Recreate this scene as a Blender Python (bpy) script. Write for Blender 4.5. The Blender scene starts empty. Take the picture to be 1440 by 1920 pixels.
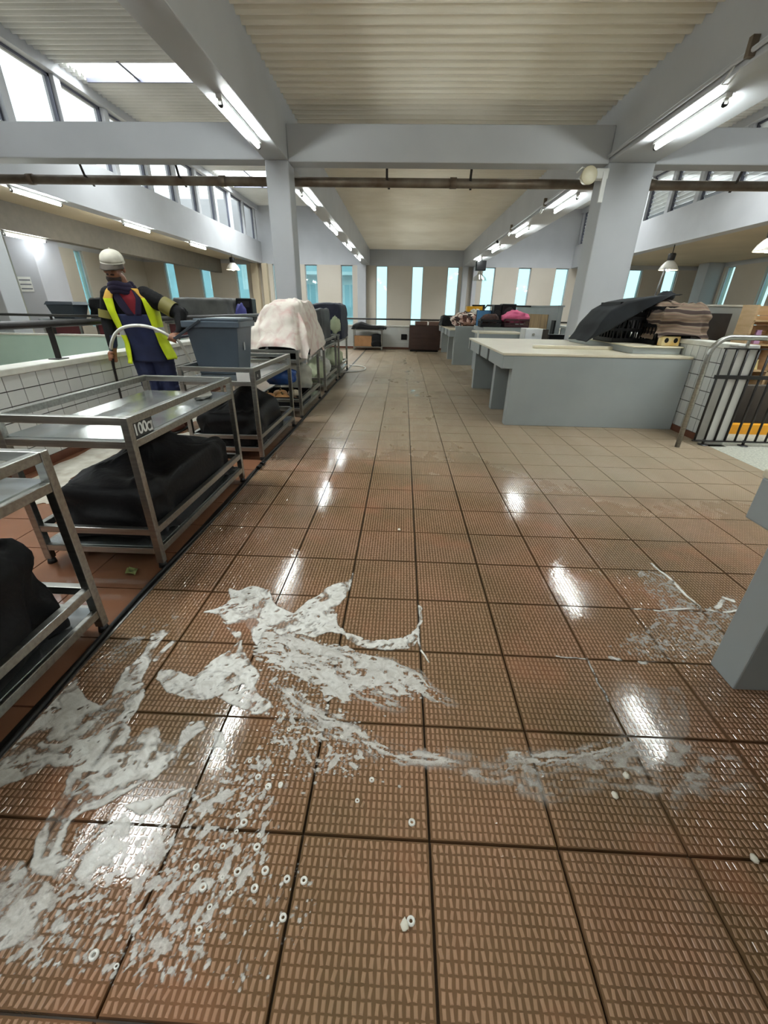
import bpy, bmesh, math, random
import numpy as np
from mathutils import Vector, Matrix, Euler, noise
random.seed(7)
SC = bpy.context.scene
COL = SC.collection
# ------------------------------------------------------------------ camera
CAM_H = 1.26
F_PX, PITCH, YAW, ROLL = 774.76, 0.457811, 0.034094, 0.018592
cy, sy = math.cos(YAW), math.sin(YAW)
f0 = Vector((-sy, cy, 0)); r0 = Vector((cy, sy, 0)); u0 = Vector((0, 0, 1))
FW = math.cos(PITCH)*f0 - math.sin(PITCH)*u0
UP = math.sin(PITCH)*f0 + math.cos(PITCH)*u0
RT = math.cos(ROLL)*r0 + math.sin(ROLL)*UP
UP = -math.sin(ROLL)*r0 + math.cos(ROLL)*UP
cam = bpy.data.cameras.new('camera'); cam.lens = F_PX/1920*36; cam.sensor_width = 36; cam.sensor_fit = 'AUTO'
cam.clip_start = 0.03; cam.clip_end = 300
camo = bpy.data.objects.new('camera', cam); COL.objects.link(camo)
camo.matrix_world = Matrix(((RT.x, UP.x, -FW.x, 0), (RT.y, UP.y, -FW.y, 0), (RT.z, UP.z, -FW.z, CAM_H), (0, 0, 0, 1)))
SC.camera = camo
# ------------------------------------------------------------------ world (overcast sky), exposure
w = bpy.data.worlds.new('sky'); SC.world = w; w.use_nodes = True
bg = w.node_tree.nodes['Background']; bg.inputs[0].default_value = (0.90, 0.97, 1.0, 1); bg.inputs[1].default_value = 1.8
SC.view_settings.view_transform = 'Standard'; SC.view_settings.look = 'None'
SC.view_settings.exposure = 0.36; SC.view_settings.gamma = 1.0; SC.view_settings.use_curve_mapping = False
SC.cycles.max_bounces = 6; SC.cycles.diffuse_bounces = 4; SC.cycles.glossy_bounces = 3; SC.cycles.transmission_bounces = 4; SC.cycles.transparent_max_bounces = 12
SC.cycles.caustics_reflective = False; SC.cycles.caustics_refractive = False
TUBE = 75.0          # emission of the fluorescent tubes
PEND = 60.0          # emission of the pendant bulbs
def area(name, loc, rot, sx, sy_, power, col):
    l = bpy.data.lights.new(name, 'AREA'); l.shape = 'RECTANGLE'; l.size = sx; l.size_y = sy_; l.energy = power; l.color = col
    o = bpy.data.objects.new(name, l); o.location = loc; o.rotation_euler = rot; COL.objects.link(o); return o
SKYC = (0.96, 1.0, 0.985)
# daylight falling through the roof lights of both high bays and in at the clerestories
for (sx, sy_) in ((-4.9, 11.25), (-4.9, 19.0), (-4.9, 3.2), (-4.9, -4.5), (5.7, 11.25), (5.7, 19.0), (5.7, 3.2), (5.7, -4.5)):
    area('skylight_daylight', (sx, sy_, 6.2), (0, 0, 0), 4.0, 1.2, 420, SKYC)
# ------------------------------------------------------------------ helpers: materials
def lin(c):
    c = c/255.0
    return c/12.92 if c <= 0.04045 else ((c+0.055)/1.055)**2.4
def S(r, g, b): return (lin(r), lin(g), lin(b), 1)
MATS = {}
def mat(name, col, rough=0.6, metal=0.0, col2=None, nscale=6.0, bump=0.0, bscale=40.0, spec=0.5, detail=4, emit=None, estr=0, coat=0, stretch=None, rvar=0.0):
    if name in MATS: return MATS[name]
    m = bpy.data.materials.new(name); m.use_nodes = True; nt = m.node_tree; N = nt.nodes; L = nt.links
    b = N['Principled BSDF']; b.inputs['Roughness'].default_value = rough; b.inputs['Metallic'].default_value = metal
    b.inputs['Specular IOR Level'].default_value = spec; b.inputs['Coat Weight'].default_value = coat
    tc = N.new('ShaderNodeTexCoord'); src = tc.outputs['Object']
    if stretch:
        mp = N.new('ShaderNodeMapping'); mp.inputs['Scale'].default_value = stretch; L.new(src, mp.inputs[0]); src = mp.outputs[0]
    nz = N.new('ShaderNodeTexNoise'); nz.inputs['Scale'].default_value = nscale; nz.inputs['Detail'].default_value = detail; L.new(src, nz.inputs['Vector'])
    if col2 is None: col2 = tuple(min(1, x*0.86) for x in col[:3])+(1,)
    rp = N.new('ShaderNodeValToRGB'); rp.color_ramp.elements[0].position = 0.32; rp.color_ramp.elements[1].position = 0.68
    rp.color_ramp.elements[0].color = col2; rp.color_ramp.elements[1].color = col
    L.new(nz.outputs['Fac'], rp.inputs[0]); L.new(rp.outputs[0], b.inputs['Base Color'])
    if rvar:
        mr = N.new('ShaderNodeMapRange'); mr.inputs[3].default_value = max(0.02, rough-rvar); mr.inputs[4].default_value = rough+rvar
        L.new(nz.outputs['Fac'], mr.inputs[0]); L.new(mr.outputs[0], b.inputs['Roughness'])
    if bump:
        n2 = N.new('ShaderNodeTexNoise'); n2.inputs['Scale'].default_value = bscale; n2.inputs['Detail'].default_value = 5; L.new(src, n2.inputs['Vector'])
        bp = N.new('ShaderNodeBump'); bp.inputs['Strength'].default_value = bump; bp.inputs['Distance'].default_value = 0.01
        L.new(n2.outputs['Fac'], bp.inputs['Height']); L.new(bp.outputs[0], b.inputs['Normal'])
    if emit:
        b.inputs['Emission Color'].default_value = emit; b.inputs['Emission Strength'].default_value = estr
    MATS[name] = m; return m
def glass(name, tint, gl=0.10):
    if name in MATS: return MATS[name]
    m = bpy.data.materials.new(name); m.use_nodes = True; nt = m.node_tree; nt.nodes.clear(); L = nt.links
    o = nt.nodes.new('ShaderNodeOutputMaterial'); mx = nt.nodes.new('ShaderNodeMixShader'); t = nt.nodes.new('ShaderNodeBsdfTransparent'); g = nt.nodes.new('ShaderNodeBsdfGlossy')
    nz = nt.nodes.new('ShaderNodeTexNoise'); nz.inputs['Scale'].default_value = 3.0
    mr = nt.nodes.new('ShaderNodeMapRange'); mr.inputs[3].default_value = gl*0.6; mr.inputs[4].default_value = gl*1.4
    L.new(nz.outputs['Fac'], mr.inputs[0]); L.new(mr.outputs[0], mx.inputs[0])
    t.inputs[0].default_value = tint; g.inputs['Roughness'].default_value = 0.03
    L.new(t.outputs[0], mx.inputs[1]); L.new(g.outputs[0], mx.inputs[2]); L.new(mx.outputs[0], o.inputs[0])
    MATS[name] = m; return m
def emis(name, col, st):
    return mat(name, col, 0.4, emit=col, estr=st)
M_PAINT = mat('grey_paint', S(184, 186, 190), 0.55, col2=S(176, 178, 182), nscale=1.3, bump=0.03, bscale=60)
M_PAINT_W = mat('pale_wall_paint', S(190, 191, 200), 0.6, col2=S(180, 181, 190), nscale=0.8)
M_CEIL = mat('ceiling_sheet', S(240, 234, 220), 0.42, col2=S(228, 220, 204), nscale=0.9)
M_CEIL_HI = mat('high_roof_sheet', S(222, 222, 218), 0.4, col2=S(205, 205, 200), nscale=0.9)
M_BEIGE = mat('beige_plaster', S(200, 192, 180), 0.75, col2=S(192, 184, 171), nscale=0.7, bump=0.04, bscale=30)
M_BEIGE_C = mat('cream_soffit', S(205, 190, 163), 0.7, nscale=0.6)
M_STEEL = mat('brushed_steel', S(176, 176, 170), 0.34, 1.0, col2=S(150, 150, 145), nscale=5, stretch=(1, 12, 12), rvar=0.10)
M_STEEL_T = mat('wet_steel_sheet', S(208, 212, 212), 0.22, 0.9, col2=S(170, 175, 176), nscale=3.5, rvar=0.14, bump=0.02, bscale=9)
M_BLACKC = mat('black_cover_fabric', S(15, 15, 18), 0.6, col2=S(7, 7, 9), nscale=5, bump=0.25, bscale=45, spec=0.25)
M_BLACKP = mat('black_plastic', S(16, 16, 18), 0.4, col2=S(9, 9, 11), nscale=6, spec=0.3)
M_RAIL = mat('black_painted_metal', S(38, 35, 34), 0.4, col2=S(24, 22, 22), nscale=9)
M_RUB = mat('black_rubber', S(20, 20, 20), 0.55, nscale=10)
M_WTILE = mat('white_glazed_tile', S(222, 224, 222), 0.18, col2=S(208, 211, 209), nscale=1.7, bump=0.02, bscale=6)
M_GROUT = mat('dark_grout', S(62, 60, 56), 0.85, nscale=20)
M_COPE = mat('white_stone_coping', S(226, 226, 218), 0.35, col2=S(206, 206, 197), nscale=8)
M_SKIRT = mat('red_brown_skirting', S(118, 72, 52), 0.4, col2=S(100, 58, 42), nscale=8)
M_COUNTER = mat('counter_grey_paint', S(156, 163, 163), 0.42, col2=S(147, 154, 154), nscale=1.6, bump=0.03, bscale=14)
M_CREAM = mat('cream_worktop', S(224, 216, 194), 0.3, col2=S(214, 205, 182), nscale=4.5)
M_PIPE = mat('rusty_galvanised_pipe', S(132, 122, 108), 0.5, 0.6, col2=S(96, 78, 62), nscale=3.5)
M_TUBE = emis('fluorescent_tube', (0.93, 1.0, 0.97, 1), TUBE)
M_LAMPW = mat('white_lamp_housing', S(225, 225, 222), 0.4, nscale=6)
M_WFRAME = mat('dark_window_frame', S(84, 86, 100), 0.4, nscale=6)
M_WFRAMEW = mat('white_window_frame', S(196, 200, 204), 0.45, nscale=6)
M_GLASS = glass('window_glass', (0.66, 0.86, 0.87, 1))
M_GLASS_C = glass('clear_glass', (0.97, 0.99, 1.0, 1), 0.06)
# ------------------------------------------------------------------ helpers: meshes
class MB:
    def __init__(s): s.v = []; s.f = []; s.m = []; s.sm = []
    def add(s, vs, fs, mi=0, smooth=False):
        o = len(s.v); s.v += [tuple(v) for v in vs]; s.f += [tuple(i+o for i in f) for f in fs]; s.m += [mi]*len(fs); s.sm += [smooth]*len(fs); return s
    def box(s, x0, x1, y0, y1, z0, z1, mi=0, mt=None):
        vs = [Vector(p) for p in ((x0,y0,z0),(x1,y0,z0),(x1,y1,z0),(x0,y1,z0),(x0,y0,z1),(x1,y0,z1),(x1,y1,z1),(x0,y1,z1))]
        if mt: vs = [mt @ v for v in vs]
        return s.add(vs, ((3,2,1,0),(4,5,6,7),(0,1,5,4),(1,2,6,5),(2,3,7,6),(3,0,4,7)), mi)
    def frust(s, c, a, b, z0, z1, mi=0, mt=None):   # tapered box: half sizes a at z0, b at z1
        vs = []
        for (h, z) in ((a, z0), (b, z1)):
            for sx, sy_ in ((-1,-1),(1,-1),(1,1),(-1,1)): vs.append(Vector((c[0]+sx*h[0], c[1]+sy_*h[1], z)))
        if mt: vs = [mt @ v for v in vs]
        return s.add(vs, ((3,2,1,0),(4,5,6,7),(0,1,5,4),(1,2,6,5),(2,3,7,6),(3,0,4,7)), mi)
    def bar(s, p0, p1, w_, h_=None, mi=0, up=(0, 0, 1)):   # rectangular bar between two points
        p0 = Vector(p0); p1 = Vector(p1); d = (p1-p0).normalized(); u = Vector(up)
        if abs(d.dot(u)) > 0.98: u = Vector((0, 1, 0))
        a = d.cross(u).normalized()*(w_/2); b = a.cross(d).normalized()*((h_ or w_)/2)
        vs = [p+x for p in (p0, p1) for x in (-a-b, a-b, a+b, -a+b)]
        return s.add(vs, ((0,1,2,3),(7,6,5,4),(0,4,5,1),(1,5,6,2),(2,6,7,3),(3,7,4,0)), mi)
    def tube(s, pts, r, n=8, mi=0, caps=True, smooth=True):
        pts = [Vector(p) for p in pts]; rs = r if isinstance(r, (list, tuple)) else [r]*len(pts)
        vs = []; ref = None
        for i, p in enumerate(pts):
            d = (pts[min(i+1, len(pts)-1)]-pts[max(i-1, 0)]).normalized()
            if ref is None:
                ref = Vector((0, 0, 1)) if abs(d.z) < 0.9 else Vector((1, 0, 0))
            a = d.cross(ref).normalized(); b = a.cross(d).normalized(); ref = b
            for k in range(n):
                t = 2*math.pi*k/n; vs.append(p + (a*math.cos(t)+b*math.sin(t))*rs[i])
        fs = []
        for i in range(len(pts)-1):
            for k in range(n):
                k2 = (k+1) % n; fs.append((i*n+k, i*n+k2, (i+1)*n+k2, (i+1)*n+k))
        s.add(vs, fs, mi, smooth)
        if caps:
            o = len(s.v)-len(vs); s.f += [tuple(o+k for k in range(n))[::-1], tuple(o+(len(pts)-1)*n+k for k in range(n))]; s.m += [mi]*2; s.sm += [False]*2
        return s
    def lathe(s, prof, c=(0, 0, 0), n=16, mi=0, mt=None):
        vs = []; fs = []
        for (r, z) in prof:
            for k in range(n):
                t = 2*math.pi*k/n; v = Vector((c[0]+r*math.cos(t), c[1]+r*math.sin(t), c[2]+z)); vs.append(mt @ v if mt else v)
        for i in range(len(prof)-1):
            for k in range(n): k2 = (k+1) % n; fs.append((i*n+k, i*n+k2, (i+1)*n+k2, (i+1)*n+k))
        return s.add(vs, fs, mi, True)
    def ell(s, c, r, n=12, m_=8, mi=0, mt=None, fn=None):
        vs = []; fs = []
        for i in range(m_+1):
            ph = math.pi*i/m_
            for k in range(n):
                t = 2*math.pi*k/n; d = Vector((math.sin(ph)*math.cos(t), math.sin(ph)*math.sin(t), math.cos(ph)))
                q = fn(d) if fn else 1.0
                v = Vector((d.x*r[0]*q, d.y*r[1]*q, d.z*r[2]*q))
                if mt: v = mt @ v
                vs.append(v+Vector(c))
        for i in range(m_):
            for k in range(n): k2 = (k+1) % n; fs.append((i*n+k, (i+1)*n+k, (i+1)*n+k2, i*n+k2))
        return s.add(vs, fs, mi, True)
    def grid(s, fn, nu, nv, mi=0, smooth=True):
        vs = [fn(i/nu, j/nv) for j in range(nv+1) for i in range(nu+1)]
        fs = [(j*(nu+1)+i, j*(nu+1)+i+1, (j+1)*(nu+1)+i+1, (j+1)*(nu+1)+i) for j in range(nv) for i in range(nu)]
        return s.add(vs, fs, mi, smooth)
    def mesh(s, name, mats):
        me = bpy.data.meshes.new(name); me.from_pydata(s.v, [], s.f); me.validate()
        for m_ in (mats if isinstance(mats, (list, tuple)) else [mats]): me.materials.append(m_)
        if len(me.polygons) == len(s.m):
            me.polygons.foreach_set('material_index', s.m); me.polygons.foreach_set('use_smooth', s.sm)
        me.update(); return me
    def build(s, name, mats, parent=None, bevel=0, loc=None, solid=0, sub=0):
        return obj(name, s.mesh(name, mats), parent, bevel, loc, solid, sub)
def obj(name, me, parent=None, bevel=0, loc=None, solid=0, sub=0):
    o = bpy.data.objects.new(name, me); COL.objects.link(o)
    if parent: o.parent = parent
    if loc: o.location = loc
    if solid: md = o.modifiers.new('solid', 'SOLIDIFY'); md.thickness = solid; md.offset = 0
    if bevel: md = o.modifiers.new('bevel', 'BEVEL'); md.width = bevel; md.segments = 2; md.limit_method = 'ANGLE'; md.angle_limit = math.radians(50)
    if sub: md = o.modifiers.new('sub', 'SUBSURF'); md.levels = sub; md.render_levels = sub
    return o
def tag(o, label=None, cat=None, group=None, kind=None):
    if label: o['label'] = label
    if cat: o['category'] = cat
    if group: o['group'] = group
    if kind: o['kind'] = kind
    return o
def thing(name, loc, label, cat, group=None, rz=0.0):
    o = bpy.data.objects.new(name, None); COL.objects.link(o); o.empty_display_size = 0.1
    o.location = loc; o.rotation_euler = (0, 0, rz); return tag(o, label, cat, group)
def struct(name, mb, mats, label=None, parent=None, bevel=0):
    o = mb.build(name, mats, parent, bevel)
    if parent is None: tag(o, label, kind='structure')
    return o
def copy_tree(o, parent=None):
    c = o.copy(); COL.objects.link(c); c.parent = parent
    for ch in list(o.children): copy_tree(ch, c)
    return c
def nz3(x, y, z): return noise.noise(Vector((x, y, z)))
# ------------------------------------------------------------------ structure
YB, YF, XL, XR = 23.4, -9.0, -13.0, 14.0
ZS, ZC, ZH = 3.14, 3.83, 5.5
YC = 7.45
# -- floor slab, tiles -------------------------------------------------
T = 0.336; OX, OY = 0.116, 0.600
def floor_mat(name, base, base2, bumpy, ribs=False):
    m = bpy.data.materials.new(name); m.use_nodes = True; nt = m.node_tree; N = nt.nodes; L = nt.links
    b = N['Principled BSDF']; geo = N.new('ShaderNodeNewGeometry'); pos = geo.outputs['Position']
    def nzn(sc, det=4, st=None):
        n = N.new('ShaderNodeTexNoise'); n.inputs['Scale'].default_value = sc; n.inputs['Detail'].default_value = det
        if st:
            mp = N.new('ShaderNodeMapping'); mp.inputs['Scale'].default_value = st; L.new(pos, mp.inputs[0]); L.new(mp.outputs[0], n.inputs['Vector'])
        else: L.new(pos, n.inputs['Vector'])
        return n.outputs['Fac']
    def mth(op, a, c=None, cl=False):
        q = N.new('ShaderNodeMath'); q.operation = op; q.use_clamp = cl
        for i, x in enumerate((a, c)):
            if x is None: continue
            if isinstance(x, (int, float)): q.inputs[i].default_value = x
            else: L.new(x, q.inputs[i])
        return q.outputs[0]
    def mr(v, a, c, d, e):
        q = N.new('ShaderNodeMapRange'); L.new(v, q.inputs[0]); q.inputs[1].default_value = a; q.inputs[2].default_value = c; q.inputs[3].default_value = d; q.inputs[4].default_value = e; return q.outputs[0]
    sep = N.new('ShaderNodeSeparateXYZ'); L.new(pos, sep.inputs[0])
    # colour: fired clay with grey-green dirt film and redder worn spots
    rp = N.new('ShaderNodeValToRGB'); rp.color_ramp.elements[0].position = 0.35; rp.color_ramp.elements[1].position = 0.66
    rp.color_ramp.elements[0].color = base2; rp.color_ramp.elements[1].color = base
    L.new(nzn(1.7, 6), rp.inputs[0])
    mx = N.new('ShaderNodeMix'); mx.data_type = 'RGBA'; L.new(mr(nzn(2.6, 5), 0.56, 0.72, 0, 0.38), mx.inputs[0]); L.new(rp.outputs[0], mx.inputs[6])
    mx.inputs[7].default_value = S(164, 110, 84)
    # dry trodden grime further up the aisle and to the right
    dry = mth('ADD', mth('MULTIPLY', sep.outputs[1], 1.0), mth('MULTIPLY', sep.outputs[0], 0.55))
    dry = mth('ADD', dry, mth('MULTIPLY', mth('SUBTRACT', nzn(0.9, 4), 0.5), 2.6))
    dryf = mr(dry, 3.0, 4.6, 0.0, 1.0)
    mx2 = N.new('ShaderNodeMix'); mx2.data_type = 'RGBA'; L.new(mth('MULTIPLY', dryf, 0.72), mx2.inputs[0]); L.new(mx.outputs[2], mx2.inputs[6]); mx2.inputs[7].default_value = S(152, 139, 117)
    L.new(mx2.outputs[2], b.inputs['Base Color'])
    # wetness -> roughness
    pud = mr(nzn(1.8, 5, (1.3, 0.45, 1)), 0.40, 0.70, 0.0, 1.0)
    strip = mth('POWER', 2.718, mth('MULTIPLY', mth('POWER', mth('MULTIPLY', mth('SUBTRACT', sep.outputs[0], 0.22), 2.2), 2.0), -1.0))
    wetf = mth('MULTIPLY', mr(nzn(5.5, 4, (1.4, 0.7, 1)), 0.46, 0.72, 0.0, 1.0), strip)
    dryr = mth('MAXIMUM', mth('SUBTRACT', mth('SUBTRACT', 0.50, mth('MULTIPLY', pud, 0.20)), mth('MULTIPLY', wetf, 0.24)), 0.08)
    wetr = mr(nzn(3.2, 4), 0.38, 0.58, 0.16 if ribs else 0.12, 0.07 if ribs else 0.03)
    mixr = N.new('ShaderNodeMix'); L.new(dryf, mixr.inputs[0]); L.new(wetr, mixr.inputs[2]); L.new(dryr, mixr.inputs[3])
    L.new(mixr.outputs[0], b.inputs['Roughness'])
    b.inputs['Specular IOR Level'].default_value = 0.5
    h = mth('ADD', mth('MULTIPLY', nzn(22, 3), 1.0), mth('MULTIPLY', nzn(70, 2), 0.35))
    h = mth('ADD', h, mth('MULTIPLY', nzn(150, 2), 0.25 if bumpy else 0.12))
    bp = N.new('ShaderNodeBump'); bp.inputs['Strength'].default_value = 0.07; bp.inputs['Distance'].default_value = 0.006
    L.new(h, bp.inputs['Height']); L.new(bp.outputs[0], b.inputs['Normal'])
    MATS[name] = m; return m
M_TB = floor_mat('clay_tile_ground', S(114, 84, 61), S(95, 76, 53), True)
M_TR = floor_mat('clay_tile_ribs', S(168, 131, 107), S(144, 118, 92), True, True)
M_TS = floor_mat('smooth_clay_tile', S(136, 94, 72), S(116, 82, 61), False)
M_JOINT = mat('dark_tile_joint', S(80, 63, 48), 0.35, nscale=12)
floor = MB()
floor.box(-3.02, 3.32, YF, 15.4, -0.30, -0.012)
fl = struct('floor', floor, M_JOINT, 'brown clay tile floor of the market aisle with dark joints')
sidef = MB()
sidef.box(XL, -3.02, 9.0, 15.4, -0.30, 0.0); sidef.box(3.32, XR, 9.6, 15.4, -0.30, 0.0)
sidef.box(XL, -6.2, YF, 9.0, -0.30, 0.0); sidef.box(7.2, XR, YF, 9.6, -0.30, 0.0)
struct('floor_side', sidef, mat('pale_side_floor', S(190, 178, 160), 0.5, nscale=2), 'paler floor of the stall bays either side of the aisle')
TMB = []
def tile_mesh(seed, ribs=True, smooth_mat=False):
    rnd = random.Random(seed); mb = MB(); a = T/2-0.0022
    def slab(h, zt, zb, inset, mi):
        mb.add([(-h,-h,zb),(h,-h,zb),(h,h,zb),(-h,h,zb),(-h+inset,-h+inset,zt),(h-inset,-h+inset,zt),(h-inset,h-inset,zt),(-h+inset,h-inset,zt)], ((4,5,6,7),(0,1,5,4),(1,2,6,5),(2,3,7,6),(3,0,4,7)), mi)
    slab(a, 0.0, -0.012, 0.0015, 0)
    if ribs:
        nx, ny = 21, 15
        for j in range(ny):
            for i in range(nx):
                cx = -a+0.003+(i+0.5)*(2*a-0.006)/nx; cyy = -a+0.003+(j+0.5)*(2*a-0.006)/ny
                an = math.radians(rnd.gauss(5 if (i+j) % 2 else -6, 5)); ca, sa = math.cos(an), math.sin(an)
                hw, hl = 0.0036*rnd.uniform(0.85, 1.1), 0.0082*rnd.uniform(0.9, 1.08); z = 0.0013
                vs = []
                for k, zz in ((1.18, 0.0), (0.82, z)):
                    for sx, sy_ in ((-1,-1),(1,-1),(1,1),(-1,1)):
                        x, y = sx*hw*k, sy_*hl*(1-(1-k)*0.5); vs.append((cx+x*ca-y*sa, cyy+x*sa+y*ca, zz))
                mb.add(vs, ((4,5,6,7),(0,1,5,4),(1,2,6,5),(2,3,7,6),(3,0,4,7)), 1)
    TMB.append(mb); return mb.mesh('floor_tile', [M_TS if smooth_mat else M_TB, M_TR])
RIBBED = [tile_mesh(i) for i in range(4)]; PLAIN = tile_mesh(9, False, True)
cells = []
for ix in range(-10, 11):
    for iy in range(-8, 46):
        x, y = OX+(ix+0.5)*T, OY+(iy+0.5)*T
        if x < -3.0+T*0.4 or x > 3.3-T*0.4 or y > 15.35: continue
        d = Vector((x, y, -CAM_H)); zc = d.dot(FW)
        if zc < 0.15: vis = -1
        else:
            px, py = d.dot(RT)/zc*F_PX, d.dot(UP)/zc*F_PX
            vis = 1/zc if abs(px) < 930 and abs(py) < 1190 else -1
        cells.append((vis, ix, iy, x, y))
cells.sort(reverse=True)
rest = MB()
rnd = random.Random(3)
for k, (vis, ix, iy, x, y) in enumerate(cells):
    smooth_t = x < -1.24 or (ix, iy) in ((3, 1), (4, 0), (3, 0)) and False
    if k < 300 and vis > 0:
        o = obj('floor_tile', PLAIN if smooth_t else RIBBED[(ix*3+iy*5) % 4], fl)
        o.location = (x, y, rnd.uniform(-0.0006, 0.0006)); o.rotation_euler = (rnd.uniform(-.0015, .0015), rnd.uniform(-.0015, .0015), 0)
    else:
        if not smooth_t and y < 4.6:      # ribbed tiles beside and behind the camera
            q = TMB[(ix*3+iy*5) % 4]; rest.add([(a+x, b+y, c_) for a, b, c_ in q.v], q.f); rest.m[-len(q.m):] = [2 if k_ else 0 for k_ in q.m]; continue
        h = T/2-0.0024; rest.box(x-h, x+h, y-h, y+h, -0.012, rnd.uniform(-0.0006, 0.0006), 1 if smooth_t else 0)
for iy in range(-8, 44):
    y = OY+iy*T
    rest.box(OX+9*T+.0024, 3.298, y+.0024, y+T-.0024, -0.012, 0.0, 0); rest.box(-3.018, OX-9*T-.0024, y+.0024, y+T-.0024, -0.012, 0.0, 1)
o = rest.build('floor_tiles_far', [M_TB, M_TS, M_TR], fl); tag(o, kind='stuff')
# drain strip along the trolleys
mb = MB(); mb.box(-1.232, -1.196, YF, 15.2, -0.01, 0.004); o = struct('trim_1', mb, M_RUB, 'black floor strip running along the foot of the steel trolleys')
mb = MB(); mb.box(-1.196, -1.188, YF, 15.2, -0.01, 0.006); mb.build('metal_edge', M_STEEL, o)
# lower level, landing
mb = MB(); mb.box(XL, XR, YF, YB, -3.4, -3.2); struct('floor_lower', mb, mat('lower_floor', S(186, 176, 162), 0.7), 'floor of the level below the gallery')
M_TERR = mat('pale_terrazzo', S(196, 196, 182), 0.5, col2=S(150, 152, 142), nscale=55, detail=2)
mb = MB(); mb.box(3.30, 7.2, YF, 4.40, -0.30, 0.0); struct('floor_landing', mb, M_TERR, 'pale speckled terrazzo stair landing behind the handrail')
# -- outer walls with strip windows -------------------------------------
WZ0, WZ1 = 0.35, 3.13
back_w = [(-1.41,-.84),(.36,.92),(2.09,2.66),(3.79,4.41),(5.52,6.13),(7.30,7.94),(9.05,9.65),(10.80,11.45),(12.5,13.1),(-3.14,-2.56),(-4.93,-4.32),(-6.55,-5.97),(-8.41,-7.83),(-10.22,-9.70),(-12.02,-11.5)]
back_w.sort()
def strip_wall(name, segs, lo, hi, fixed, axis, mats, label, z_split):
    mb = MB()
    def bx(a, b, z0, z1, mi=0):
        if axis == 'x': mb.box(a, b, fixed, fixed+0.3, z0, z1, mi)
        else: mb.box(fixed, fixed+0.3, a, b, z0, z1, mi)
    e = lo
    for a, b in segs: bx(e, a, WZ0, WZ1); e = b
    bx(e, hi, WZ0, WZ1); bx(lo, hi, -3.2, WZ0); bx(lo, hi, WZ1, z_split, 1)
    return struct(name, mb, mats, label)
strip_wall('wall_back', back_w, XL, XR, YB, 'x', [M_BEIGE, M_PAINT], 'beige end wall with narrow vertical strip windows', 5.7)
left_w = [(y, y+0.5) for y in (1.5, 4.0, 6.6, 9.4, 11.2, 13.0, 14.9, 16.75, 18.5, 20.4)]
right_w = [(y, y+0.55) for y in (1.5, 4.2, 7.0, 9.6, 12.2, 14.4, 16.4, 18.6, 20.9)]
strip_wall('wall_left', left_w, YF, YB, XL-0.3, 'y', [M_BEIGE, M_PAINT], 'far left outer wall with strip windows', 4.2)
strip_wall('wall_right', right_w, YF, YB, XR, 'y', [M_BEIGE, M_PAINT], 'far right outer wall with strip windows', 4.2)
mb = MB(); mb.box(XL, XR, YF-0.3, YF, -3.2, 5.7); struct('wall_front', mb, M_PAINT_W, 'plain wall at the near end of the hall')
nwin = [0]
def window(segs, fixed, axis):
    for a, b in segs:
        nwin[0] += 1
        f = MB(); t = 0.035
        def bx(m_, p, q, z0, z1, d0, d1):
            if axis == 'x': m_.box(p, q, fixed+d0, fixed+d1, z0, z1)
            elif axis == 'l': m_.box(fixed-d1, fixed-d0, p, q, z0, z1)
            else: m_.box(fixed+d0, fixed+d1, p, q, z0, z1)
        bx(f, a, a+t, WZ0, WZ1, 0.08, 0.16); bx(f, b-t, b, WZ0, WZ1, 0.08, 0.16); bx(f, a, b, WZ0, WZ0+t, 0.08, 0.16); bx(f, a, b, WZ1-t, WZ1, 0.08, 0.16)
        o = struct('window_%d' % nwin[0], f, M_WFRAMEW, None)
        p = MB(); bx(p, a+t, b-t, WZ0+t, WZ1-t, 0.115, 0.125); p.build('pane', M_GLASS, o)
window(back_w, YB, 'x'); window(left_w, XL, 'l'); window(right_w, XR, 'r')
# -- roofs ---------------------------------------------------------------
def corrugated(x0, x1, y0, y1, z, pitch=0.163, amp=0.036, skip=()):
    mb = MB(); ny = int((y1-y0)/pitch*8)
    prof = []
    for j in range(ny+1):
        y = y0+(y1-y0)*j/ny; ph = (y/pitch) % 1.0
        hgt = amp*max(-1, min(1, 1.35*math.sin(2*math.pi*ph))); prof.append((y, z+hgt))
    for j in range(ny):
        (ya, za), (yb, zb) = prof[j], prof[j+1]
        spans = [(x0, x1)]
        for (sx0, sx1, sy0, sy1) in skip:
            if ya >= sy0-1e-6 and yb <= sy1+1e-6:
                spans = [s_ for (p, q) in spans for s_ in ((p, sx0), (sx1, q)) if s_[1]-s_[0] > 1e-4]
        for p, q in spans: mb.add([(p,ya,za),(p,yb,zb),(q,yb,zb),(q,ya,za)], ((0,1,2,3),), 0, True)
    return mb
c = struct('ceiling', corrugated(-1.76, 2.84, YF, YB, ZC), M_CEIL, 'corrugated cream ceiling over the central aisle')
mb = MB(); mb.box(-2.06, 3.44, YF, YB, ZC+0.1, ZC+0.2); mb.build('roof_deck', M_CEIL, c)
SKL = [(-6.85, -2.9, 10.85, 11.63), (-6.85, -2.9, 17.9, 20.1), (-6.85, -2.9, 2.6, 3.8), (-6.85, -2.9, -5.1, -3.9)]
SKR = [(4.0, 7.5, 10.85, 11.63), (4.0, 7.5, 17.9, 20.1), (4.0, 7.5, 2.6, 3.8), (4.0, 7.5, -5.1, -3.9)]
M_POLY = bpy.data.materials.new('translucent_roof_sheet'); M_POLY.use_nodes = True
nt = M_POLY.node_tree; nt.nodes.clear(); _o = nt.nodes.new('ShaderNodeOutputMaterial'); _m = nt.nodes.new('ShaderNodeMixShader'); _t = nt.nodes.new('ShaderNodeBsdfTransparent'); _l = nt.nodes.new('ShaderNodeBsdfTranslucent')
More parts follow.
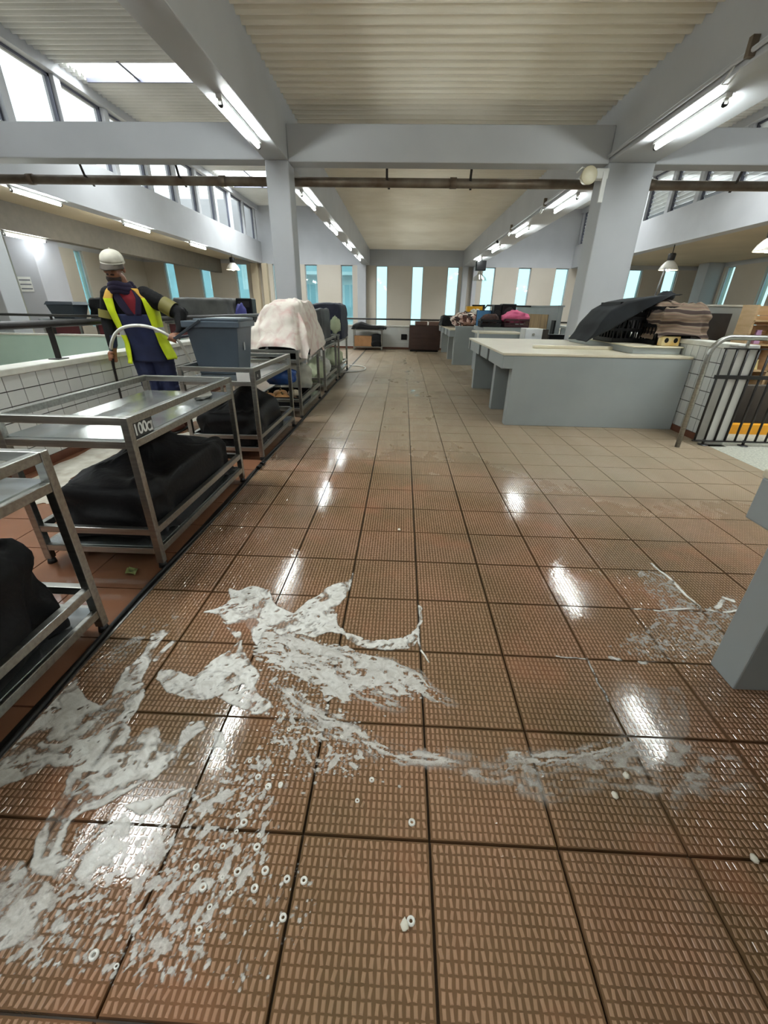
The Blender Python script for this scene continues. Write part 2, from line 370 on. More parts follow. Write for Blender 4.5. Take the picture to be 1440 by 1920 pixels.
_n = nt.nodes.new('ShaderNodeTexNoise'); _n.inputs['Scale'].default_value = 4; _r = nt.nodes.new('ShaderNodeMapRange'); _r.inputs[3].default_value = 0.25; _r.inputs[4].default_value = 0.45
nt.links.new(_n.outputs['Fac'], _r.inputs[0]); nt.links.new(_r.outputs[0], _m.inputs[0]); _l.inputs[0].default_value = (0.95, 0.97, 0.97, 1)
nt.links.new(_t.outputs[0], _m.inputs[1]); nt.links.new(_l.outputs[0], _m.inputs[2]); nt.links.new(_m.outputs[0], _o.inputs[0])
def high_roof(name, x0, x1, sk, label):
    c = struct(name, corrugated(x0, x1, YF, YB, ZH, skip=sk), M_CEIL_HI, label)
    d = MB(); e = YF
    for (sx0, sx1, sy0, sy1) in sorted(sk, key=lambda q: q[2]):
        d.box(x0-0.3, x1+0.3, e, sy0, ZH+0.06, ZH+0.14); d.box(x0-0.3, sx0, sy0, sy1, ZH+0.06, ZH+0.14); d.box(sx1, x1+0.3, sy0, sy1, ZH+0.06, ZH+0.14); e = sy1
    d.box(x0-0.3, x1+0.3, e, YB+0.2, ZH+0.06, ZH+0.14); d.build('roof_deck', M_CEIL_HI, c)
    for (sx0, sx1, sy0, sy1) in sk:
        g = corrugated(sx0, sx1, sy0, sy1, ZH+0.03, 0.19, 0.015); p = g.build('skylight_pane', M_POLY, c)
        fr = MB(); xm = sx0+1.13
        fr.box(xm-0.03, xm+0.03, sy0, sy1, ZH-0.03, ZH+0.02); fr.box(sx0, sx1, sy1-0.04, sy1, ZH-0.05, ZH+0.02); fr.build('skylight_bar', M_WFRAME, p)
high_roof('ceiling_bay_left', -7.0, -2.06, SKL, 'high pale corrugated roof of the left bay with skylight')
high_roof('ceiling_bay_right', 3.44, 8.0, SKR, 'high pale corrugated roof of the right bay with skylight')
mb = MB(); mb.box(XL, -7.35, YF, YB, 3.30, 3.5); struct('ceiling_outer_left', mb, M_BEIGE_C, 'flat cream ceiling over the far left stalls')
mb = MB(); mb.box(8.35, XR, YF, YB, 3.30, 3.5); struct('ceiling_outer_right', mb, M_BEIGE_C, 'flat cream ceiling over the far right stalls')
# -- beams and columns ----------------------------------------------------
def beam(name, x0, x1, y0, y1, z0, z1, label):
    mb = MB(); mb.box(x0, x1, y0, y1, z0, z1); return struct(name, mb, M_PAINT, label, bevel=0.012)
beam('ceiling_beam', -2.06, -1.72, YF, YB, ZS, ZH, 'grey longitudinal beam left of the aisle carrying tube lights')
beam('ceiling_beam', 2.80, 3.44, YF, YB, ZS, ZH, 'wide grey longitudinal beam right of the aisle with conduit')
beam('cross_beam', -1.72, 2.80, YC, YC+0.30, ZS-0.02, 3.54, 'grey cross beam spanning the central aisle between the columns')
beam('cross_beam', -7.0, -2.06, YC, YC+0.30, ZS, 3.55, 'grey cross beam in the left bay in front of the clerestory')
beam('cross_beam', 3.44, 8.0, YC, YC+0.30, ZS-0.02, 3.52, 'grey cross beam in the right bay below the louvres')
col = []
def column(x0, x1, y0, y1, z0, z1, label, m_=M_PAINT):
    mb = MB(); mb.box(x0, x1, y0, y1, z0, z1); return struct('column', mb, m_, label, bevel=0.015)
column(-2.06, -1.72, YC, YC+0.36, 0, ZS, 'slim grey square column left of the aisle behind the covered trolley')
column(2.80, 3.44, YC, YC+0.45, 0, ZS, 'broad grey column right of the aisle behind the grey counter')
column(-2.30, -1.88, YB-0.35, YB, -3.2, ZS, 'pale pilaster on the end wall under the left beam')
column(2.80, 3.05, YB-0.35, YB, -3.2, ZS, 'narrow pilaster on the end wall under the right beam')
column(3.30, 3.5, YB-0.3, YB, -3.2, ZS, 'thin pipe casing on the end wall right of the right pilaster')
column(-7.55, -7.2, YB-0.3, YB, -3.2, ZS, 'yellow-lit pilaster on the end wall under the left clerestory beam', M_BEIGE_C)
column(-7.0, -6.75, YB-0.3, YB, -3.2, ZS, 'cream pipe casing on the end wall left of the slim column', M_BEIGE_C)
column(-9.1, -8.3, 9.3, 9.8, -3.2, 3.3, 'broad beige-grey column at the far left edge')
column(-10.06, -9.41, 11.9, 12.85, -3.2, 3.3, 'lavender-grey column carrying a white notice, far left', M_PAINT_W)
column(13.3, 14.0, 21.6, 22.3, -3.2, 3.3, 'grey corner column at the far right between strip windows')
# clerestory walls
def clerestory(xin, xout, name, label, louvre):
    s = 1 if xin < 0 else -1
    x0, x1 = min(xin, xout), max(xin, xout)
    mb = MB(); mb.box(x0, x1, YF, YB, 3.14, 4.05); mb.box(x0, x1, YF, YB, 5.30, 5.6)
    ps = np.arange(YF+0.15, YB, 1.52) if not louvre else np.arange(YF+0.4, YB, 1.45)
    for y in ps: mb.box(x0+0.06, x1-0.06, y-0.09, y+0.09, 4.05, 5.30)
    root = struct(name, mb, M_PAINT, label, bevel=0.006)
    fx = (x0+x1)/2
    for a, b in zip(ps[:-1], ps[1:]):
        if b < 4: continue
        a += 0.09; b -= 0.09
        f = MB(); t = 0.05
        f.box(fx-0.03, fx+0.03, a, a+t, 4.05, 5.3); f.box(fx-0.03, fx+0.03, b-t, b, 4.05, 5.3); f.box(fx-0.03, fx+0.03, a, b, 4.05, 4.05+t); f.box(fx-0.03, fx+0.03, a, b, 5.3-t, 5.3)
        wf = f.build('window_frame', M_WFRAME, root)
        if louvre:
            for k in range(10):
                z = 4.12+k*0.118; q = MB(); q.bar((fx-0.05*s, a+t, z+0.035), (fx-0.05*s, b-t, z+0.035), 0.125, 0.006, up=(-0.75*s, 0, 1)); q.build('slat', M_LAMPW, wf)
        p = MB(); p.box(fx-0.005, fx+0.005, a+t, b-t, 4.1, 5.25); p.build('pane', M_GLASS_C, wf)
clerestory(-7.0, -7.35, 'wall_clerestory_left', 'grey upper wall with a row of bright clerestory windows, left bay', False)
clerestory(8.0, 8.35, 'wall_clerestory_right', 'pale upper wall with louvred clerestory windows, right bay', True)
# low balustrade walls with tiles
def tile_wall(name, label, X, face, y0, y1, z0, z1, ty, tz, ybuild, cope, parent_extra=None):
    # wall lying along Y; tiles on the face (+1: facing +X)
    mb = MB(); xa, xb = (X-0.16, X) if face > 0 else (X, X+0.16)
    mb.box(xa, xb, y0, y1, -0.3, z1-0.05)
    root = struct(name, mb, M_GROUT, label)
    sk = MB(); xs = (X, X+0.012) if face > 0 else (X-0.012, X); sk.box(xs[0], xs[1], y0, y1, -0.005, z0); sk.build('skirting', M_SKIRT, root)
    cp = MB(); cp.box(xa-0.03, xb+0.03, y0-0.02, y1, z1-0.05, z1); cp.build('coping', M_COPE, root, 0.008)
    far = MB(); rd = random.Random(5)
    g = 0.0038; me = None
    rows = int(round((z1-0.05-z0)/tz)); tz = (z1-0.05-z0)/rows
    m_ = MB(); m_.box(-0.004, 0.006, g, ty-g, g, tz-g); me = m_.mesh('wall_tile', M_WTILE)
    n = int((y1-y0)/ty)
    for i in range(n):
        for j in range(rows):
            y = y0+i*ty; z = z0+j*tz
            if ybuild[0] <= y <= ybuild[1]:
                o = obj('wall_tile', me, root); o.location = (X if face > 0 else X, y, z); o.rotation_euler = (rd.uniform(-.002, .002), rd.uniform(-.003, .003), rd.uniform(-.003, .003))
                if face < 0: o.scale = (-1, 1, 1)
            else:
                far.box(X-0.004 if face > 0 else X-0.006, X+0.006 if face > 0 else X+0.004, y+g, y+ty-g, z+g, z+tz-g)
    if far.v: tag(far.build('wall_tiles_far', M_WTILE, root), kind='stuff')
    return root
tile_wall('wall_low_left', 'low white tiled parapet with stone coping behind the man', -3.02, 1, 1.2, 15.4, 0.07, 0.80, 0.16, 0.113, (2.3, 9.2), True)
wr = tile_wall('wall_low_right', 'white tiled low wall beside the stair handrail', 3.30, -1, 4.60, 9.6, 0.07, 1.0, 0.115, 0.138, (4.5, 5.6), True)
mb = MB(); mb.box(3.27, 3.48, 4.46, 4.60, 0, 1.0); mb.build('end_post', mat('pale_grey_render', S(196, 196, 190), 0.5), wr, 0.01)
mb = MB(); mb.box(-6.2, 7.2, 15.4, 15.55, -0.3, 0.70)
wb = struct('wall_low_back', mb, None or mat('white_small_tile', S(216, 219, 218), 0.25), 'low white tiled parapet at the far end of the aisle')
cp = MB(); cp.box(-6.2, 7.2, 15.36, 15.60, 0.70, 0.74); cp.build('coping', M_COPE, wb, 0.006)
tl = MB()
for i in range(66):
    for j in range(5):
        x = -3.02+i*0.155; tl.box(x+.003, x+.152, 15.39, 15.40, 0.06+j*0.13, 0.06+j*0.13+0.127)
tag(tl.build('wall_tiles_far', M_WTILE, wb), kind='stuff')
sk = MB(); sk.box(-3.02, 3.3, 15.385, 15.40, -0.005, 0.06); sk.build('skirting', M_SKIRT, wb)
for x in (0.05, -2.0):
    ob = MB(); ob.box(x-0.1, x+0.1, 15.37, 15.39, 0.30, 0.48); tag(ob.build('socket_cover', M_BLACKP, wb))
# pale green wall across the left stairwell
M_MINT = mat('mint_green_paint', S(196, 222, 210), 0.4, col2=S(184, 212, 200), nscale=1.2)
mb = MB(); mb.box(-9.5, -3.05, 9.0, 9.14, -3.2, 0.64); q = struct('wall_stairwell', mb, M_MINT, 'pale mint green wall across the stairwell on the left')
cp = MB(); cp.box(-9.5, -3.05, 8.98, 9.16, 0.64, 0.67); cp.build('coping', M_COPE, q)
# ------------------------------------------------------------------ lights, pipe, rails
def lamp_master():
    root = bpy.data.objects.new('tube_light', None); COL.objects.link(root)
    h = MB(); h.box(-0.03, 0.03, -0.64, 0.64, -0.035, 0.0); h.box(-0.02, 0.02, -0.62, -0.585, -0.085, -0.035); h.box(-0.02, 0.02, 0.585, 0.62, -0.085, -0.035)
    h.build('batten', M_LAMPW, root, 0.004)
    t = MB(); t.tube([(0, -0.60, -0.075), (0, 0.60, -0.075)], 0.021, 10); t.build('tube', M_TUBE, root)
    for sgn in (-1, 1): e = MB(); e.tube([(0, sgn*0.585, -0.075), (0, sgn*0.62, -0.075)], 0.025, 10); e.build('end_cap', M_RAIL, root)
    return root
LM = lamp_master(); used = [False]
def lamp(x, y, z, label, group, rz=0):
    o = LM if not used[0] else copy_tree(LM); used[0] = True
    o.location = (x, y, z); o.rotation_euler = (0, 0, rz); tag(o, label, 'tube light', group)
ordn = ['nearest', 'second', 'third', 'fourth', 'fifth', 'sixth']
for i, y in enumerate((6.05, 9.75, 12.9, 16.3, 19.7)): lamp(-1.90, y, ZS, '%s lit fluorescent tube under the left aisle beam' % ordn[i], 'tube lights under the left aisle beam')
for i, y in enumerate((6.0, 9.75, 12.9, 16.3, 19.7)): lamp(3.0, y, ZS, '%s lit fluorescent tube under the wide right aisle beam' % ordn[i], 'tube lights under the right aisle beam')
for i, y in enumerate((9.6, 12.95, 16.6)): lamp(-7.17, y, ZS, '%s lit fluorescent tube under the left clerestory beam' % ordn[i], 'tube lights under the clerestory beam')
lamp(-9.25, 11.6, 2.72, 'lit fluorescent tube beside the lavender column at far left', None)
for (x, y) in ((-1.85, 3.18), (3.0, 3.18), (-1.9, -0.2), (3.0, -0.2), (-1.9, -3.8), (3.0, -3.8)):
    lamp(x, y, ZS, 'lit fluorescent tube under the %s beam %s the camera' % ('left aisle' if x < 0 else 'right aisle', {3.18: 'just above', -0.2: 'over', -3.8: 'well behind'}[y]), 'tube lights behind the camera')
for (x, y) in ((-11.2, 7.5), (-11.2, 12.5), (-11.2, 17.5), (11.0, 4.0), (11.0, 0.5)):  # extra tubes kept out of view, added only to brighten the outer bays
    lamp(x, y, 3.30, 'unseen tube light added to brighten the %s outer bay at %s' % ('left' if x < 0 else 'right', {7.5: 'its near end', 12.5: 'its middle', 17.5: 'its far end', 4.0: 'the stair', 0.5: 'the near end'}[y]), 'added tube lights of the outer bays')
bm = MB(); bm.box(-9.40, -9.10, YF, 23.4, 2.72, 3.30); struct('ceiling_beam', bm, mat('taupe_paint', S(122, 114, 102), 0.6), 'dark lower beam over the far left stalls')
# conduit with brackets on the right beam
t = thing('conduit', (2.772, 5, ZS+0.06), 'thin conduit running along the lower edge of the right aisle beam', 'conduit')
m_ = MB(); m_.tube([(0, -9, 0), (0, 12.5, 0)], 0.02, 8); m_.build('pipe', M_PAINT, t)
for y in (-0.2, 2.6, 5.3, 8.2):
    m_ = MB(); m_.box(-0.03, 0.027, y, y+0.05, -0.04, 0.09); m_.build('bracket', M_PIPE, t)
    m_ = MB(); m_.tube([(0.0, y+0.2, -0.02), (0.0, y+0.32, -0.10), (0.0, y+0.22, -0.13), (0.0, y+0.1, -0.08)], 0.008, 6); m_.build('flex', M_LAMPW, t)
# horizontal service pipe behind the columns
t = thing('service_pipe', (0, 8.0, 3.01), 'long rusty service pipe hung below the cross beams behind the columns', 'pipe')
m_ = MB(); m_.tube([(-9, 0, 0), (8.0, 0, -0.005)], 0.062, 14); m_.build('pipe', M_PIPE, t)
for x in (-5.05, -3.55, -0.32, 0.95, 4.9):
    m_ = MB(); m_.bar((x, -0.2, 0.30), (x, -0.08, 0.02), 0.035, 0.008); m_.bar((x, -0.1, 0.05), (x+0.03, 0.06, -0.07), 0.035, 0.008); m_.build('hanger', M_RAIL, t)
for x in (-6.0, -2.9, 0.7, 3.7):
    m_ = MB(); m_.tube([(x-0.05, 0, 0), (x+0.05, 0, 0)], 0.072, 14); m_.build('coupling', M_PIPE, t)
# valve / siren by the right column
t = thing('alarm_siren', (2.52, 7.40, 2.97), 'cream coloured round alarm siren at the top of the broad right column', 'siren')
mt = Matrix.Rotation(math.radians(90), 4, 'X')
m_ = MB(); m_.lathe([(0.0, -0.09), (0.07, -0.09), (0.085, -0.06), (0.095, 0.02), (0.11, 0.06), (0.10, 0.07), (0.0, 0.05)], n=18, mt=mt); m_.build('horn', mat('cream_plastic', S(214, 206, 178), 0.4), t)
m_ = MB(); m_.box(0.10, 0.28, -0.02, 0.1, -0.03, 0.09); m_.build('mount', M_LAMPW, t, 0.01)
m_ = MB(); m_.box(0.2, 0.26, -0.03, 0.0, -0.3, 0.05); m_.build('junction_plate', M_LAMPW, t)
m_ = MB(); m_.tube([(-0.02, 0, 0.07), (-0.1, 0, 0.1), (-0.16, 0, 0.04)], 0.012, 6); m_.build('cable', M_LAMPW, t)
# small camera and speaker at the far right beam
t = thing('security_camera', (2.84, 15.3, 3.2), 'small white security camera at the far end of the right beam', 'camera')
m_ = MB(); m_.tube([(0, 0, 0), (-0.05, -0.25, -0.06)], 0.05, 12); m_.build('housing', M_LAMPW, t)
m_ = MB(); m_.tube([(-0.05, -0.25, -0.06), (-0.054, -0.27, -0.065)], 0.04, 12); m_.build('lens', M_BLACKP, t)
m_ = MB(); m_.bar((0.0, 0, 0), (0.0, 0.02, 0.12), 0.03); m_.build('bracket', M_LAMPW, t)
# black speakers
t = thing('wall_speaker', (3.12, 19.9, 2.72), 'black speaker box hung under the far end of the right beam', 'speaker')
m_ = MB(); m_.box(-0.2, 0.2, -0.15, 0.15, 0, 0.36); m_.build('cabinet', M_BLACKP, t, 0.02)
m_ = MB(); m_.box(-0.03, 0.03, -0.03, 0.03, 0.36, 0.46); m_.build('hanger', M_RAIL, t)
m_ = MB(); m_.lathe([(0.3, -0.36), (0.26, -0.25), (0.1, -0.12), (0.05, 0.0)], n=18); m_.build('glass_shade', glass('shade_glass', (0.8, 0.82, 0.8, 1), 0.25), t)
# pendant lamps
def pendant(x, y, z, zt, label, s=1.0):
    t = thing('pendant_lamp', (x, y, z), label, 'pendant lamp', 'bell pendant lamps')
    m_ = MB(); m_.lathe([(0.27*s, 0), (0.265*s, 0.02), (0.21*s, 0.13*s), (0.13*s, 0.22*s), (0.07*s, 0.26*s)], n=22); m_.build('shade', mat('white_enamel', S(236, 232, 222), 0.3), t, solid=0.006)
    m_ = MB(); m_.lathe([(0.07*s, 0.25*s), (0.10*s, 0.27*s), (0.11*s, 0.42*s), (0.09*s, 0.45*s), (0.0, 0.45*s)], n=14); m_.build('ballast', M_RAIL, t)
    m_ = MB(); m_.ell((0, 0, 0.08*s), (0.09*s, 0.09*s, 0.11*s)); m_.build('bulb', emis('warm_bulb', (1.0, 0.86, 0.62, 1), PEND), t)
    m_ = MB(); m_.tube([(0, 0, 0.44*s), (0, 0, zt-z)], 0.012, 6); m_.build('rod', M_RAIL, t)
pendant(8.17, 15.2, 2.47, 3.14, 'lit white bell pendant right of the broad column over the far stalls')
pendant(8.17, 11.35, 2.56, 3.14, 'lit white bell pendant cut by the right edge of the picture')
pendant(-7.17, 19.7, 2.60, 3.14, 'lit white bell pendant left of the slim column in front of the end windows')
# rails ------------------------------------------------------------------
def rail(name, pts, r, posts, zbase, label, bars=()):
    t = thing(name, (0, 0, 0), label, 'railing')
    m_ = MB(); m_.tube(pts, r, 10); m_.build('handrail', M_RAIL, t)
    for (x, y, zt) in posts:
        m_ = MB(); m_.bar((x, y, zbase), (x, y, zt), 0.05, 0.012, up=(0, 1, 0)); p = m_.build('post', M_RAIL, t)
        m_ = MB(); m_.box(x-0.05, x+0.05, y-0.06, y+0.06, zbase, zbase+0.008); m_.build('foot_plate', M_RAIL, p)
    return t
rail('balustrade', [(-3.10, 1.2, 1.09), (-3.10, 15.3, 1.09)], 0.032, [(-3.10, y, 1.09) for y in (2.3, 3.84, 5.4, 7.0, 8.6, 10.2)], 0.80, 'black handrail on posts above the left tiled parapet')
rail('balustrade', [(-9.4, 9.05, 1.02), (-3.3, 9.05, 1.02)], 0.025, [(x, 9.05, 1.02) for x in (-7.2, -5.6, -4.1)], 0.67, 'thin black handrail across the stairwell above the mint wall')
rail('balustrade', [(-6.0, 15.47, 0.93), (7.0, 15.47, 0.93)], 0.028, [(x, 15.47, 0.93) for x in (-5, -3.6, 3.2, 5.0)], 0.74, 'black handrail above the far tiled parapet')
# stainless handrail at the stair
t = thing('stair_handrail', (2.93, 4.34, 0), 'brushed steel tube handrail bent over beside the stair gate', 'handrail')
pts = [(0, 0, 0), (0, 0, 0.90)]
for k in range(1, 9):
    a = k/8*math.pi/2; pts.append((0.17-0.17*math.cos(a), 0, 0.90+0.17*math.sin(a)))
pts += [(1.6, -0.02, 1.07)]
m_ = MB(); m_.tube(pts, 0.024, 14); m_.build('tube', M_STEEL, t)
m_ = MB(); m_.bar((0.33, 0.0, 1.06), (0.33, 0.0, 0.98), 0.02); m_.bar((0.33, 0.0, 0.985), (0.28, 0.13, 0.985), 0.03, 0.012); m_.build('bracket', M_STEEL, t)
# black gate behind it
t = thing('stair_gate', (3.16, 4.45, 0), 'black steel bar gate closing the stair behind the steel handrail', 'gate')
for i in range(15):
    x = i*0.105; m_ = MB(); m_.tube([(x, 0, 0.045), (x, 0, 0.965)], 0.011, 6); m_.build('bar', M_RAIL, t)
for nm, z, h_ in (('top_rail', 0.965, 0.012), ('middle_rail', 0.70, 0.035), ('bottom_rail', 0.045, 0.012)):
    m_ = MB(); m_.box(-0.02, 1.5, -0.014, 0.014, z-h_/2, z+h_/2); m_.build(nm, M_RAIL, t)
for x in (0.10, 0.52):
    m_ = MB(); m_.tube([(x, 0, 0.0), (x, 0, 0.06)], 0.014, 8); m_.lathe([(0.05, 0.004), (0.045, 0.010), (0.0, 0.012)], (x, 0, 0), n=12); m_.build('foot', M_RAIL, t)
# stair: yellow nosing and dark wall
mb = MB(); mb.box(3.48, 4.9, 4.95, 5.05, 0.0, 0.11); struct('trim_2', mb, mat('yellow_step_paint', S(238, 170, 40), 0.5, col2=S(222, 150, 30), nscale=7), 'yellow painted kerb beyond the stair gate')
mb = MB(); mb.box(3.48, 7.2, 4.40, 5.05, -0.3, 0.0); struct('floor_step', mb, M_TERR, 'pale step under the stair gate')
M_DARK = mat('dark_brown_boards', S(66, 58, 50), 0.6, col2=S(50, 44, 38), nscale=3)
mb = MB(); mb.box(3.46, 7.2, 5.30, 5.42, -3.2, 0.50); struct('wall_stair', mb, M_DARK, 'dark brown stair wall behind the black gate')
# ------------------------------------------------------------------ steel trolleys
def trolley(yn, label, length=1.22, width=0.61, plate=None):
    # local: near right corner post at origin, +Y away, -X to the left
    t = thing('steel_trolley', (-1.24, yn, 0), label, 'trolley', 'stainless steel market trolleys')
    b = 0.036; W_ = -width; L_ = length
    for (x, y) in ((0, 0), (W_, 0), (0, L_), (W_, L_)):
        m_ = MB(); m_.box(x-b/2, x+b/2, y-b/2, y+b/2, 0.03, 0.80); leg = m_.build('leg', M_STEEL, t, 0.003)
        m_ = MB(); m_.tube([(x, y, 0.0), (x, y, 0.032)], [0.022, 0.017], 10); m_.build('foot', M_RUB, leg)
    for nm, z in (('guard_rail', 0.782), ('table_frame', 0.672), ('shelf_guard', 0.212), ('shelf_frame', 0.10)):
        m_ = MB(); h = b/2; e = 0.002
        m_.box(W_+h, -h, -h+e, h-e, z-h, z+h); m_.box(W_+h, -h, L_-h+e, L_+h-e, z-h, z+h)
        m_.box(-h+e, h-e, h, L_-h, z-h, z+h); m_.box(W_-h+e, W_+h-e, h, L_-h, z-h, z+h); m_.build(nm, M_STEEL, t, 0.003)
    m_ = MB(); m_.box(W_+0.004, -0.004, 0.004, L_-0.004, 0.686, 0.696); m_.build('table_sheet', M_STEEL_T, t)
    m_ = MB(); m_.box(W_+0.004, -0.004, 0.004, L_-0.004, 0.112, 0.120); m_.build('shelf_sheet', M_STEEL_T, t)
    m_ = MB(); m_.box(-0.006, 0.006, 0.02, 0.19, 0.692, 0.762); p = m_.build('number_plate', mat('dark_number_plate', S(58, 58, 56), 0.5), t)
    return t, p
def text(body, size, loc, rot, m_, parent, name='lettering', ext=0.0008):
    cu = bpy.data.curves.new(name, 'FONT'); cu.body = body; cu.size = size; cu.extrude = ext; cu.offset = size*0.022; cu.align_x = 'CENTER'; cu.align_y = 'CENTER'
    o = bpy.data.objects.new('tmp', cu); COL.objects.link(o)
    me = bpy.data.meshes.new_from_object(o.evaluated_get(bpy.context.evaluated_depsgraph_get())); bpy.data.objects.remove(o)
    me.materials.clear(); me.materials.append(m_)
    q = obj(name, me, parent); q.location = loc; q.rotation_euler = rot; return q
M_WHITEP = mat('white_print', S(240, 240, 238), 0.5)
T1, p1 = trolley(0.10, 'nearest steel trolley cut by the left edge of the picture')
T2, p2 = trolley(1.81, 'empty steel trolley numbered 100a with a black covered load below')
text('100', 0.074, (0.0072, 0.082, 0.727), (math.pi/2, 0, math.pi/2), M_WHITEP, p2)
q = MB()      # the small round letter a: a ring with a straight stem
q.tube([(0, .018*math.cos(a), .019*math.sin(a)) for a in [2*math.pi*i/20 for i in range(21)]], .0052, 6, caps=False); q.v = [(min(.0012, max(-.0012, x)), y, z) for x, y, z in q.v]
q.box(-.0012, .0012, .0145, .0245, -.0235, .0235); lq = q.build('lettering', M_WHITEP, p2); lq.location = (.0072, .157, .7205)
T3, p3 = trolley(3.55, 'steel trolley carrying the grey plastic bin', 1.20)
text('a', 0.045, (0.0072, 0.107, 0.727), (math.pi/2, 0, math.pi/2), M_WHITEP, p3)
T4, p4 = trolley(5.18, 'steel trolley under the pink and white sheet, pumpkins on its shelf', 1.25)
T5, p5 = trolley(6.95, 'steel trolley beyond the pink sheet with black covered load and bags', 1.25, 0.44)
T6, p6 = trolley(8.60, 'farthest steel trolley under the navy cover', 1.25)
for nm, yy in (('white_label', 3.56),):
    m_ = MB(); m_.box(-0.13, -0.02, -0.02, -0.0185, 0.692, 0.762); m_.build('white_label', M_WHITEP, T3)
# ------------------------------------------------------------------ draped covers
def drape(name, loc, sx, sy, h, mats, label, cat, fold=0.02, nfold=9, flare=1.06, hem=0.03, seed=0, topfn=None, rz=0, parent=None, group=None, N_=96, hz=0.0, cw=0.18, matfn=None, wrinkle=1.0):
    """cloth thrown over a box of size sx*sy*h standing at loc; hem hangs to about hz"""
    rd = random.Random(seed); ox = rd.uniform(0, 50)
    mb = MB(); rings_top, rings_side = 12, 12
    def outline(t, k):
        a = 2*math.pi*t; c_, s_ = math.cos(a), math.sin(a); p = 0.28
        return Vector((math.copysign(abs(c_)**p, c_)*sx/2*k, math.copysign(abs(s_)**p, s_)*sy/2*k, 0))
    vs = []
    for i in range(rings_top+rings_side+1):
        for k in range(N_):
            t = k/N_
            if i <= rings_top:
                q = i/rings_top; v = outline(t, q)
                z = h-0.02*max(0, q-0.75)**2*16*0.35
                if topfn: z += topfn(v.x/(sx/2), v.y/(sy/2))*(1-max(0, q-0.8)*2.2)
                z += 0.012*nz3(v.x*7+ox, v.y*7, 1.3)
                v.z = z
            else:
                q = (i-rings_top)/rings_side
                rip = fold*(math.sin(nfold*2*math.pi*t+2.2*nz3(t*6, ox, 0))*0.65+0.9*nz3(math.cos(2*math.pi*t)*3+ox, math.sin(2*math.pi*t)*3, q*1.5))
                v = outline(t, 1+(flare-1)*q)
                d = v.normalized() if v.length > 0 else Vector((1, 0, 0))
                v = v+d*rip*q
                z0 = h-0.0031*16*0.35
                if topfn: e = outline(t, 1); z0 += topfn(e.x/(sx/2), e.y/(sy/2))*0.56
                hemz = hz+hem*(nz3(t*9, ox, 3)+0.6*math.sin(nfold*2*math.pi*t))
                v.z = z0+(max(hemz, 0.002)-z0)*q
            rg = 1-abs(nz3(v.x*4.2+ox, v.y*4.2, v.z*3+5))*2.2; rg2 = 1-abs(nz3(v.x*9+ox, v.y*9+7, v.z*7))*2.2
            wr = wrinkle*(0.022*rg*abs(rg)+0.010*rg2*abs(rg2))
            d3 = Vector((v.x/(sx/2), v.y/(sy/2), 0)); 
            if i <= rings_top: v.z += wr*(0.4+0.6*min(1, i/rings_top*1.5))
            elif d3.length > 0: v += d3.normalized()*wr*1.2
            v += Vector((nz3(v.x*9+ox, v.y*9, v.z*9), nz3(v.x*9, v.y*9+ox, v.z*9), 0))*0.010
            vs.append(v)
    fs = []; R_ = rings_top+rings_side
    for i in range(R_):
        for k in range(N_):
            k2 = (k+1) % N_; fs.append((i*N_+k, i*N_+k2, (i+1)*N_+k2, (i+1)*N_+k))
    mb.add(vs, fs, 0, True)
    if matfn:
        for n_, f in enumerate(fs):
            cc = sum((vs[i] for i in f), Vector())/4; mb.m[n_] = matfn(cc)
    if parent is not None:
        o = mb.build(name, mats, parent); o.location = loc; o.rotation_euler = (0, 0, rz); return o
    t = thing(name, loc, label, cat, group, rz)
    mb.build('cover', mats, t, sub=1)
    return t
def bump2(cx, cyy, r, a): return lambda x, y: a*math.exp(-((x-cx)**2+(y-cyy)**2)/(r*r))
def load(t, sx, sy, h, m_, name='crate'):
    """ribbed plastic crate hidden or half hidden under a cover"""
    q = MB(); q.frust((0, 0), (sx/2*0.92, sy/2*0.92), (sx/2, sy/2), 0.0, h); q.build(name, m_, t, 0.01)
SH = 0.122
t = drape('covered_load', (-1.545, 2.42, SH), 0.51, 1.04, 0.27, M_BLACKC, 'black cloth thrown over crates on the shelf of trolley 100a', 'cover', 0.022, 11, 1.03, 0.03, 1, wrinkle=1.7, topfn= lambda x, y: 0.13*math.exp(-((x+0.1)**2+(y-0.15)**2)/0.25)-0.03*(y > 0.6))
load(t, 0.46, 0.95, 0.22, M_BLACKP)
t = drape('covered_load', (-1.545, 0.72, SH), 0.50, 1.0, 0.42, M_BLACKC, 'black cloth over a load on the nearest trolley, left edge', 'cover', 0.02, 10, 1.02, 0.03, 2, wrinkle=1.7, topfn= lambda x, y: 0.06*math.exp(-((x)**2+(y)**2)/0.5)-0.10*max(0, y-0.4)-0.06*max(0, x-.2))
load(t, 0.48, 0.95, 0.30, M_BLACKP)
t = drape('covered_load', (-1.545, 4.0, SH), 0.52, 0.84, 0.26, M_BLACKC, 'black cloth over a load on the shelf below the grey bin', 'cover', 0.02, 9, 1.03, 0.03, 3, wrinkle=1.5, topfn= lambda x, y: 0.16*math.exp(-((x-0.1)**2+(y-0.3)**2)/0.5))
load(t, 0.48, 0.74, 0.2, M_BLACKP)
